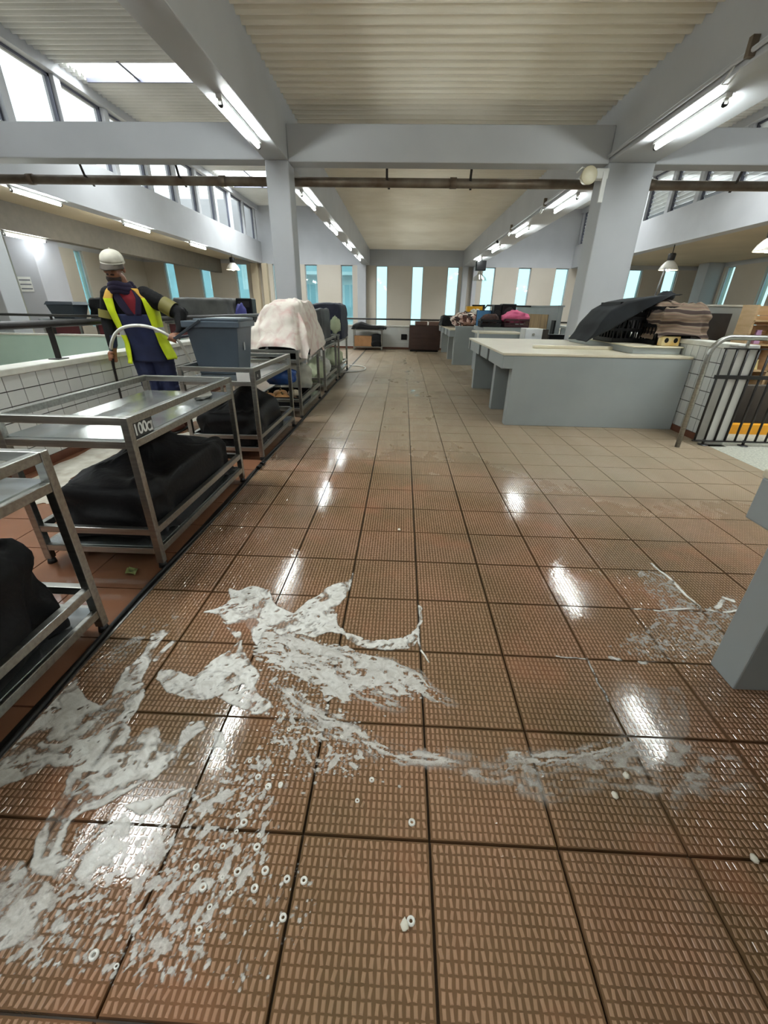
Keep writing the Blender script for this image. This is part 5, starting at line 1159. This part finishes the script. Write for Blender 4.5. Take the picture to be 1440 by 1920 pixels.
# ------------------------------------------------------------------ soap suds and water on the tiles
FOAM={'polys':{'A':((-0.815,1.635,),(-0.757,1.629,),(-0.712,1.671,),(-0.618,1.638,),(-0.584,1.584,),(-0.555,1.541,),(-0.45,1.479,),(-0.423,1.558,),(-0.351,1.665,),(-0.274,1.709,),(-0.229,1.733,),(-0.212,1.83,),(-0.208,1.714,),(-0.226,1.616,),(-0.264,1.516,),(-0.237,1.405,),(-0.195,1.356,),(-0.111,1.333,),(-0.01,1.339,),(0.081,1.365,),(0.11,1.411,),(0.113,1.557,),(0.122,1.549,),(0.121,1.354,),(0.094,1.304,),(0.03,1.28,),(-0.018,1.274,),(-0.107,1.285,),(-0.169,1.308,),(-0.214,1.348,),(-0.277,1.358,),(-0.334,1.333,),(-0.44,1.348,),(-0.474,1.325,),(-0.525,1.358,),(-0.551,1.342,),(-0.532,1.246,),(-0.592,1.311,),(-0.673,1.394,),(-0.739,1.375,),(-0.782,1.426,),(-0.864,1.454,),(-0.792,1.509,),(-0.776,1.553,),),'B':((-0.662,1.335,),(-0.618,1.268,),(-0.554,1.194,),(-0.505,1.103,),(-0.509,1.059,),(-0.478,1.019,),(-0.429,0.982,),(-0.419,0.936,),(-0.478,0.942,),(-0.548,0.976,),(-0.613,1.011,),(-0.655,0.989,),(-0.72,0.981,),(-0.804,1.011,),(-0.89,1.081,),(-0.901,1.126,),(-0.805,1.12,),(-0.735,1.089,),(-0.711,1.16,),(-0.666,1.238,),(-0.652,1.279,),(-0.734,1.36,),),'D':((-0.957,1.33,),(-1.001,1.327,),(-1.031,1.3,),(-0.998,1.196,),(-1.009,1.09,),(-1.003,1.043,),(-0.992,0.989,),(-0.999,0.954,),(-1.059,0.976,),(-1.14,1.026,),(-1.173,1.061,),(-1.187,0.996,),(-1.216,0.901,),(-1.282,0.78,),(-1.231,0.693,),(-1.066,0.714,),(-0.835,0.726,),(-0.712,0.732,),(-0.657,0.786,),(-0.703,0.811,),(-0.763,0.872,),(-0.799,0.863,),(-0.823,0.832,),(-0.873,0.881,),(-0.87,0.936,),(-0.879,0.995,),(-0.929,1.075,),(-0.945,1.177,),(-0.96,1.268,),),'D2':((-0.818,0.825,),(-0.799,0.863,),(-0.758,0.876,),(-0.733,0.83,),(-0.667,0.82,),(-0.675,0.892,),(-0.627,0.91,),(-0.597,0.874,),(-0.638,0.814,),(-0.638,0.761,),(-0.724,0.732,),(-0.835,0.726,),(-0.85,0.789,),),'D3':((-0.57,0.875,),(-0.534,0.862,),(-0.509,0.807,),(-0.522,0.774,),(-0.555,0.792,),),'E':((-1.288,0.744,),(-1.212,0.777,),(-1.018,0.832,),(-0.827,0.842,),(-0.67,0.821,),(-0.655,0.778,),(-0.682,0.736,),(-0.735,0.688,),(-0.776,0.65,),(-0.822,0.625,),(-0.849,0.601,),(-0.815,0.531,),(-0.779,0.491,),(-0.781,0.465,),(-0.848,0.466,),(-0.882,0.486,),(-0.919,0.551,),(-0.921,0.614,),(-0.936,0.684,),(-0.966,0.761,),(-1.054,0.757,),(-1.051,0.703,),(-1.115,0.669,),(-1.17,0.624,),),'E2':((-1.028,0.479,),(-0.947,0.483,),(-0.93,0.502,),(-0.888,0.486,),(-0.849,0.453,),(-0.77,0.457,),(-0.76,0.416,),(-0.749,0.383,),(-0.731,0.366,),(-0.771,0.36,),(-0.825,0.347,),(-0.883,0.331,),),'E3':((-0.725,0.63,),(-0.683,0.655,),(-0.642,0.663,),(-0.604,0.689,),(-0.587,0.681,),(-0.617,0.664,),(-0.627,0.635,),(-0.667,0.616,),),'E4':((-0.749,0.554,),(-0.732,0.602,),(-0.706,0.609,),(-0.681,0.599,),(-0.672,0.573,),(-0.695,0.562,),(-0.663,0.539,),(-0.676,0.514,),(-0.704,0.513,),(-0.702,0.477,),(-0.749,0.488,),(-0.754,0.52,),),'E5':((-0.62,0.576,),(-0.596,0.577,),(-0.566,0.553,),(-0.559,0.53,),(-0.575,0.506,),(-0.605,0.509,),(-0.615,0.546,),),'F':((0.95,1.146,),(1.095,1.154,),(1.05,1.047,),(1.003,0.946,),(0.948,0.934,),(0.907,0.973,),(0.919,1.026,),)},'thin':{'S1':(((-0.606,1.353,),(-0.379,1.352,),(-0.217,1.292,),(-0.017,1.238,),(0.105,1.16,),(0.12,1.084,),(0.058,1.029,),(-0.073,1.084,),(-0.159,0.997,),(-0.3,1.071,),(-0.416,1.108,),(-0.535,1.195,),),0.72,),'S2':(((-0.562,1.219,),(-0.398,1.109,),(-0.224,1.033,),(-0.104,0.944,),(0.019,0.85,),(-0.038,0.8,),(-0.105,0.74,),(-0.311,0.716,),(-0.433,0.765,),(-0.386,0.877,),(-0.461,1.02,),),0.5,),'S3':(((0.031,1.18,),(0.162,1.065,),(0.279,1.041,),(0.283,1.012,),(0.159,1.015,),(0.076,1.06,),),0.6,),'S4':(((-0.849,0.601,),(-0.642,0.663,),(-0.546,0.704,),(-0.53,0.828,),(-0.356,0.794,),(-0.298,0.705,),(-0.316,0.591,),(-0.292,0.476,),(-0.386,0.404,),(-0.553,0.385,),(-0.738,0.394,),(-0.786,0.456,),(-0.785,0.491,),),0.53,),'S5':(((-0.966,0.443,),(-0.786,0.456,),(-0.564,0.403,),(-0.389,0.411,),(-0.383,0.341,),(-0.487,0.275,),(-0.739,0.252,),(-0.781,0.25,),),0.47,),'S5b':(((-0.587,0.441,),(-0.188,0.548,),(-0.156,0.386,),(-0.312,0.283,),(-0.52,0.256,),),0.36,),'S6':(((0.133,0.869,),(0.455,0.841,),(0.627,0.873,),(0.841,0.931,),(0.99,0.94,),(1.152,0.895,),(1.115,0.782,),(1.014,0.739,),(0.861,0.726,),(0.72,0.733,),(0.523,0.732,),(0.327,0.741,),(0.101,0.769,),),0.46,),'S7':(((1.285,1.942,),(1.452,1.953,),(1.443,1.756,),(1.445,1.632,),(1.753,1.776,),(1.746,1.712,),(1.597,1.556,),(1.301,1.297,),(1.005,1.28,),(0.883,1.294,),(0.988,1.416,),(1.157,1.529,),(1.27,1.621,),(1.238,1.743,),),0.5,),'S8':(((-1.192,1.12,),(-1.162,1.28,),(-1.062,1.323,),(-1.002,1.218,),(-1.053,1.108,),(-1.065,1.03,),),0.6,),'S9':(((-1.177,1.304,),(-1.114,1.414,),(-0.943,1.453,),(-0.94,1.37,),(-1.055,1.311,),),0.45,)},'strokes':((((-0.521,1.344,),(-0.3,1.26,),(-0.159,1.217,),(-0.006,1.189,),(0.086,1.137,),(0.128,1.074,),(0.201,1.027,),(0.277,1.027,),),0.03,0.8,),(((-0.429,1.227,),(-0.241,1.14,),(-0.088,1.051,),(0.083,0.992,),),0.03,0.7,),(((-0.446,1.084,),(-0.3,0.989,),(-0.166,0.923,),(-0.073,0.869,),(0.019,0.834,),(0.138,0.817,),(0.283,0.81,),),0.022,0.75,),(((-0.394,1.024,),(-0.24,0.937,),(-0.12,0.874,),(-0.025,0.824,),(0.108,0.808,),(0.284,0.818,),),0.018,0.6,),(((0.321,0.845,),(0.453,0.835,),(0.593,0.854,),(0.735,0.896,),(0.852,0.932,),),0.022,0.7,),(((0.29,0.821,),(0.415,0.812,),(0.586,0.837,),(0.724,0.872,),(0.807,0.888,),),0.03,0.55,),(((1.436,2.279,),(1.439,2.074,),(1.452,1.896,),(1.454,1.741,),(1.46,1.633,),),0.01,0.95,),(((1.131,1.605,),(1.258,1.598,),(1.402,1.622,),(1.46,1.633,),(1.537,1.601,),(1.678,1.632,),),0.008,0.8,),(((0.788,1.278,),(0.786,1.157,),(0.785,1.068,),),0.006,0.6,),(((0.667,1.276,),(0.787,1.275,),),0.005,0.7,),(((0.113,1.557,),(0.113,1.427,),(0.116,1.285,),(0.14,1.222,),),0.006,0.9,),(((-0.77,1.252,),(-0.775,1.358,),),0.008,0.6,),(((-0.93,1.172,),(-0.906,1.264,),),0.014,0.8,),(((1.543,1.638,),(1.636,1.72,),(1.664,1.691,),),0.015,0.8,),(((1.759,1.827,),(1.778,1.811,),),0.012,0.9,),(((1.766,1.753,),(1.756,1.712,),),0.01,0.9,),(((0.887,1.284,),(0.92,1.27,),),0.012,0.8,),(((0.997,1.264,),(1.094,1.269,),),0.012,0.6,),(((1.179,1.28,),(1.206,1.265,),),0.012,0.9,),),'holes':((((-1.175,0.765,),(-1.183,0.813,),(-1.159,0.858,),(-1.122,0.856,),(-1.1,0.828,),(-1.127,0.795,),),1.0,),(((-0.888,0.729,),(-0.897,0.8,),(-0.907,0.879,),(-0.894,0.903,),(-0.875,0.829,),(-0.875,0.788,),),0.6,),(((-1.119,0.604,),(-1.089,0.64,),(-1.054,0.69,),(-1.045,0.737,),(-0.978,0.74,),(-0.957,0.721,),(-0.967,0.664,),(-0.95,0.596,),(-0.986,0.594,),(-1.104,0.588,),),1.0,),(((-1.018,0.497,),(-0.979,0.558,),(-0.938,0.56,),(-0.91,0.512,),(-0.936,0.483,),(-0.985,0.463,),),0.9,),(((-0.338,1.355,),(-0.275,1.344,),(-0.189,1.307,),(-0.066,1.261,),(-0.036,1.237,),(-0.164,1.268,),(-0.293,1.329,),),1.0,),(((-0.632,1.308,),(-0.602,1.31,),(-0.565,1.258,),(-0.566,1.231,),(-0.594,1.243,),),1.0,),(((0.998,1.118,),(1.011,1.118,),(0.984,1.037,),(0.963,1.015,),),1.0,),),'bub':((-0.363,1.038,),(-0.362,0.95,),(-0.332,0.897,),(-0.047,0.749,),(-0.154,0.881,),(-0.313,0.722,),(-0.347,0.714,),(-0.385,0.739,),(-0.662,1.488,),(-0.426,0.786,),(-0.348,0.712,),(-0.313,0.718,),(-0.863,0.647,),(-0.336,0.59,),(-0.408,0.636,),(-0.385,0.617,),(-0.332,0.563,),(-0.435,0.475,),(-0.311,0.479,),(-0.366,0.467,),(-0.404,0.44,),(-0.238,0.501,),(-0.196,0.5,),(-0.296,0.515,),(-0.363,0.509,),(-0.396,0.497,),(-0.469,0.513,),(-0.229,0.43,),(-0.411,0.4,),(-0.398,0.595,),(-0.421,0.561,),(-0.56,0.336,),(-0.618,0.35,),(0.07,0.641,),(-0.047,0.749,),(-0.084,0.689,),(0.064,0.438,),)}
def vnoise(X, Y, seed):
    rs = np.random.RandomState(seed); tab = rs.rand(256, 256)
    xi = np.floor(X).astype(int); yi = np.floor(Y).astype(int); fx = X-xi; fy = Y-yi
    fx = fx*fx*(3-2*fx); fy = fy*fy*(3-2*fy)
    g = lambda a, b: tab[a & 255, b & 255]
    return (g(xi, yi)*(1-fx)+g(xi+1, yi)*fx)*(1-fy)+(g(xi, yi+1)*(1-fx)+g(xi+1, yi+1)*fx)*fy
def fbm(X, Y, sc, seed, oct_=4):
    v = 0; a = 0.5; tot = 0
    for o in range(oct_): v = v+a*vnoise(X*sc+seed*7.3, Y*sc+seed*3.1, seed+o); tot += a; sc *= 2.03; a *= 0.5
    return v/tot
RES = 0.0031
gx = np.arange(-1.186, 1.72, RES); gy = np.arange(0.30, 2.02, RES)
GX, GY = np.meshgrid(gx, gy)
wx = (fbm(GX, GY, 8, 1)-.5); wy = (fbm(GX, GY, 8, 2)-.5)
wx2 = (fbm(GX, GY, 40, 3)-.5); wy2 = (fbm(GX, GY, 40, 4)-.5)
PX = GX+wx*.05+wx2*.013; PY = GY+wy*.05+wy2*.013
def inside(poly, X, Y):
    r = np.zeros(X.shape, bool); n = len(poly)
    for i in range(n):
        x1, y1 = poly[i]; x2, y2 = poly[(i+1) % n]
        if abs(y1-y2) < 1e-9: continue
        c = ((y1 > Y) != (y2 > Y)) & (X < (x2-x1)*(Y-y1)/(y2-y1)+x1); r ^= c
    return r
def blur(A, s):
    k = max(1, int(s/RES)); ker = np.hanning(2*k+3); ker /= ker.sum()
    A = A.astype(float); out = np.zeros_like(A); h = len(ker)//2
    P = np.pad(A, ((h, h), (0, 0))); out = sum(w*P[i:i+A.shape[0]] for i, w in enumerate(ker))
    P = np.pad(out, ((0, 0), (h, h))); return sum(w*P[:, i:i+A.shape[1]] for i, w in enumerate(ker))
def dseg(poly, X, Y):
    d = np.full(X.shape, 9.0)
    for (a, b), (c, e) in zip(poly[:-1], poly[1:]):
        vx, vy = c-a, e-b; t = np.clip(((X-a)*vx+(Y-b)*vy)/(vx*vx+vy*vy+1e-12), 0, 1); d = np.minimum(d, np.hypot(X-a-t*vx, Y-b-t*vy))
    return d
def flow(ang, sc, stretch, seed, oct_=3):
    c_, s_ = math.cos(ang), math.sin(ang); U = GX*c_+GY*s_+wx*.05; V = -GX*s_+GY*c_+wy*.05
    return fbm(U/stretch, V, sc, seed, oct_)
thick = np.zeros(GX.shape)
for k, poly in FOAM['polys'].items():
    w_ = {'F': .34, 'E4': .72, 'E5': .55, 'D3': .6, 'D2': .66, 'B': .86, 'E': .80, 'E2': .68, 'D': .84}.get(k, 1.0)
    thick = np.maximum(thick, blur(inside(poly, PX, PY), .006)*w_)
for poly, s_ in FOAM['holes']: thick *= 1-s_*blur(inside(poly, PX, PY), .014)
# swirled density of the thick suds
sw = fbm(GX+wx*.55, GY+wy*.55, 13, 11, 5)
st = flow(.9, 26, 3.0, 15, 4)
thick *= np.clip(0.78+(sw-.46)*2.4+(st-.5)*1.3, .30, 1.0)
cell = flow(.8, 60, 1.7, 13, 3)
thick *= np.clip((cell-.20)*8, .35, 1)
thin = np.zeros(GX.shape)
ANG = {'S1': -.28, 'S2': -.55, 'S3': -.35, 'S4': 1.05, 'S5': 1.1, 'S5b': 1.1, 'S6': .1, 'S7': .5, 'S8': 1.0, 'S9': .4}
LEV = {'S1': .70, 'S2': .62, 'S3': .66, 'S4': .60, 'S5': .56, 'S5b': .56, 'S6': .36, 'S7': .44, 'S8': .42, 'S9': .36}
for n_, (k, (poly, wgt)) in enumerate(FOAM['thin'].items()):
    g = blur(inside(poly, GX+wx*.10, GY+wy*.10), .05)
    an = ANG[k]; rs_ = 1.9 if k in ('S1', 'S3', 'S6') else 1.25; s1 = flow(an, 78, rs_, 21+n_, 2); s2 = flow(an, 150, rs_*.9, 41+n_, 2); s3 = flow(an, 44, rs_*1.1, 61+n_, 2)
    th = 1-np.clip(g, 0, 1)*wgt*(.74 if k == 'S1' else .84 if k in ('S3', 'S6', 'S7') else .74)
    lev = np.maximum(np.clip((s1-th)*16, 0, 1), .85*np.clip((s2-th-.03)*14, 0, 1))
    lev = np.maximum(lev, np.clip((s3-th-.02)*16, 0, 1)*(wgt > .42))
    thin = np.maximum(thin, lev*LEV[k])
    if k in ('S6', 'S1', 'S7'): thin = np.maximum(thin, g*(.10+.35*np.clip((s3-.42)*4, 0, 1)*(k == 'S6')+.05))
def dpath(poly, X, Y):
    """signed offset from a polyline and the fraction of its length"""
    d = np.full(X.shape, 9.0); so = np.zeros(X.shape); tt = np.zeros(X.shape); P_ = np.array(poly); sl = np.hypot(*(P_[1:]-P_[:-1]).T); tot = sl.sum(); acc = 0
    for (a, b), (c, e), l_ in zip(poly[:-1], poly[1:], sl):
        vx, vy = c-a, e-b; t = np.clip(((X-a)*vx+(Y-b)*vy)/(vx*vx+vy*vy+1e-12), 0, 1); dd = np.hypot(X-a-t*vx, Y-b-t*vy); m_ = dd < d
        d[m_] = dd[m_]; so[m_] = (((X-a)*vy-(Y-b)*vx)/l_)[m_]; tt[m_] = (acc+t*l_)[m_]/tot; acc += l_
    return d, so, tt
for n_, (poly, wd, it) in enumerate(FOAM['strokes']):
    d, so, tt = dpath(poly, GX+wx*.03+wx2*.006, GY+wy*.03+wy2*.006)
    if wd > .015:
        wd *= 1.9; g = np.clip(1-d/wd, 0, 1)*np.clip(tt*8, 0, 1)*np.clip((1-tt)*5, 0, 1)
        strk = fbm(so*1.0, tt*.16+so*.1, 130, 31+n_, 3)
        thin = np.maximum(thin, it*.85*np.clip((g**.6-.15)*1.5, 0, 1)*np.clip((strk-.42)*8, 0, 1))
    else:
        g = np.clip(1-d/wd, 0, 1); thin = np.maximum(thin, it*np.clip(g*2, 0, 1)*np.clip(.3+(sw-.3)*3, 0, 1))
# separate droplets of suds
rs = np.random.RandomState(5)
for key, n_d, r0_, r1_ in (('S2', 420, .0016, .0058), ('S4', 420, .0016, .0085), ('S5', 330, .0020, .0085), ('S5b', 130, .0014, .006), ('S6', 120, .0012, .003), ('S7', 160, .0014, .004)):
    poly = np.array(FOAM['thin'][key][0]); lo, hi = poly.min(0)-.04, poly.max(0)+.04; k_ = 0
    while k_ < n_d:
        x_, y_ = rs.uniform(lo[0], hi[0]), rs.uniform(lo[1], hi[1])
        if not inside(FOAM['thin'][key][0], np.array([[x_]]), np.array([[y_]]))[0, 0] and rs.rand() > .12: continue
        k_ += 1; r_ = .85*(r0_+(r1_-r0_)*rs.rand()**2.8); el = rs.uniform(1.0, 1.9); an = ANG[key]+rs.normal(0, .35)
        i0, i1 = int((x_-.025-gx[0])/RES), int((x_+.025-gx[0])/RES)+1; j0, j1 = int((y_-.025-gy[0])/RES), int((y_+.025-gy[0])/RES)+1
        if i0 < 0 or j0 < 0 or i1 >= len(gx) or j1 >= len(gy): continue
        X_, Y_ = GX[j0:j1, i0:i1]-x_+wx2[j0:j1, i0:i1]*.006, GY[j0:j1, i0:i1]-y_+wy2[j0:j1, i0:i1]*.006
        U_, V_ = X_*math.cos(an)+Y_*math.sin(an), -X_*math.sin(an)+Y_*math.cos(an)
        q_ = np.clip((1.25-np.sqrt((U_/(r_*el))**2+(V_/r_)**2))*2.2, 0, 1)*rs.uniform(.35, .72)
        thin[j0:j1, i0:i1] = np.maximum(thin[j0:j1, i0:i1], q_)
film = np.zeros(GX.shape)
for k in ('A', 'B', 'D', 'D2', 'E', 'E2', 'E4'): film = np.maximum(film, blur(inside(FOAM['polys'][k], GX+wx*.12, GY+wy*.12), .055))
thin = np.maximum(thin, .30*np.clip((film-.25)*1.6, 0, 1)*np.clip(.35+(st-.35)*3.0, 0, 1))
D = np.clip(np.maximum(thick, thin), 0, 1)
D[:, GX[0] < -1.18] = 0
mask = D > .06
vm = mask.copy(); vm[:-1] |= mask[1:]; vm[:, :-1] |= mask[:, 1:]
cellm = mask[:-1, :-1] | mask[1:, :-1] | mask[:-1, 1:] | mask[1:, 1:]
used_v = np.zeros(D.shape, bool); used_v[:-1, :-1] |= cellm; used_v[1:, :-1] |= cellm; used_v[:-1, 1:] |= cellm; used_v[1:, 1:] |= cellm
idx = -np.ones(D.shape, int); idx[used_v] = np.arange(used_v.sum())
Zf = .0020+.0035*thick**1.5*(.6+.6*sw)+.0006*thin
co = np.stack([GX[used_v], GY[used_v], Zf[used_v]], 1)
fq = np.stack([idx[:-1, :-1][cellm], idx[:-1, 1:][cellm], idx[1:, 1:][cellm], idx[1:, :-1][cellm]], 1)
me = bpy.data.meshes.new('soap_suds'); me.vertices.add(len(co)); me.vertices.foreach_set('co', co.astype(np.float32).ravel())
me.loops.add(len(fq)*4); me.loops.foreach_set('vertex_index', fq.astype(np.int32).ravel()); me.polygons.add(len(fq)); me.polygons.foreach_set('loop_start', np.arange(0, len(fq)*4, 4, dtype=np.int32))
me.polygons.foreach_set('use_smooth', np.ones(len(fq), bool)); me.update(calc_edges=True)
at = me.attributes.new('suds', 'FLOAT', 'POINT'); at.data.foreach_set('value', D[used_v].astype(np.float32))
M_FOAM = bpy.data.materials.new('soap_suds'); M_FOAM.use_nodes = True; nt = M_FOAM.node_tree; N = nt.nodes; L = nt.links
b_ = N['Principled BSDF']; b_.inputs['Roughness'].default_value = 0.38; b_.inputs['Specular IOR Level'].default_value = 0.4
aa = N.new('ShaderNodeAttribute'); aa.attribute_name = 'suds'
nzf = N.new('ShaderNodeTexNoise'); nzf.inputs['Scale'].default_value = 260; nzf.inputs['Detail'].default_value = 2
geo = N.new('ShaderNodeNewGeometry'); L.new(geo.outputs['Position'], nzf.inputs['Vector'])
ad = N.new('ShaderNodeMath'); ad.operation = 'MULTIPLY_ADD'; L.new(nzf.outputs['Fac'], ad.inputs[0]); ad.inputs[1].default_value = 0.22; ad.inputs[2].default_value = -0.11
sm_ = N.new('ShaderNodeMath'); sm_.operation = 'ADD'; L.new(aa.outputs['Fac'], sm_.inputs[0]); L.new(ad.outputs[0], sm_.inputs[1])
ra = N.new('ShaderNodeMapRange'); ra.inputs[1].default_value = .08; ra.inputs[2].default_value = .95; ra.inputs[3].default_value = 0; ra.inputs[4].default_value = .90; ra.interpolation_type = 'SMOOTHSTEP'
L.new(sm_.outputs[0], ra.inputs[0]); L.new(ra.outputs[0], b_.inputs['Alpha'])
n2 = N.new('ShaderNodeTexNoise'); n2.inputs['Scale'].default_value = 20; n2.inputs['Distortion'].default_value = 2; L.new(geo.outputs['Position'], n2.inputs['Vector'])
rp = N.new('ShaderNodeValToRGB'); rp.color_ramp.elements[0].color = S(204, 201, 194); rp.color_ramp.elements[1].color = S(238, 238, 233); rp.color_ramp.elements[0].position = .3; rp.color_ramp.elements[1].position = .65
L.new(n2.outputs['Fac'], rp.inputs[0]); L.new(rp.outputs[0], b_.inputs['Base Color'])
bpn = N.new('ShaderNodeBump'); bpn.inputs['Strength'].default_value = .3; bpn.inputs['Distance'].default_value = .002; L.new(nzf.outputs['Fac'], bpn.inputs['Height']); L.new(bpn.outputs[0], b_.inputs['Normal'])
me.materials.append(M_FOAM)
fo = obj('soap_suds', me); tag(fo, 'white soap suds swirled and spattered over the wet ribbed tiles in front', 'suds', kind='stuff')
# bubbles
mb = MB(); rd = random.Random(4)
for (x, y) in FOAM['bub']:
    r_ = rd.uniform(.004, .0085)*(1.0 if y < 1.1 else 1.2); n_ = 12
    mb.lathe([(r_*1.25, 0), (r_*1.2, r_*.5), (r_*.9, r_*.75), (r_*.55, r_*.55), (r_*.5, 0.0005)], (x, y, .001), n_)
mb.build('bubble_rings', mat('wet_bubble', S(232, 232, 226), 0.12), fo)
# suds along the foot of the left parapet and behind the trolleys
mb = MB()
def puddle(cx, cyy, sx, sy_, seed, z=.003):
    n_ = 60; c0 = len(mb.v); vs = [(cx, cyy, z+.003)]; fs = []
    for i in range(n_):
        a = 2*math.pi*i/n_; k = 1+.35*nz3(math.cos(a)*1.6+seed, math.sin(a)*1.6, 0)+.22*nz3(math.cos(a)*6+seed, math.sin(a)*6, 3); vs.append((cx+sx*k*math.cos(a), cyy+sy_*k*math.sin(a), z))
    for i in range(n_): fs.append((0, 1+i, 1+(i+1) % n_))
    mb.add(vs, fs, 0, True)
puddle(-2.80, 3.55, .17, .62, 1); puddle(-2.45, 2.75, .22, .28, 2); puddle(-2.75, 2.75, .2, .5, 3); puddle(-2.3, 4.0, .25, .35, 4); puddle(-1.95, 3.2, .12, .2, 5); puddle(-2.55, 5.2, .2, .6, 6)
o = mb.build('suds_film', mat('thin_suds', S(214, 212, 200), 0.25, col2=S(180, 172, 158), nscale=7)); tag(o, 'pale suds lying along the foot of the left parapet', 'suds', kind='stuff')
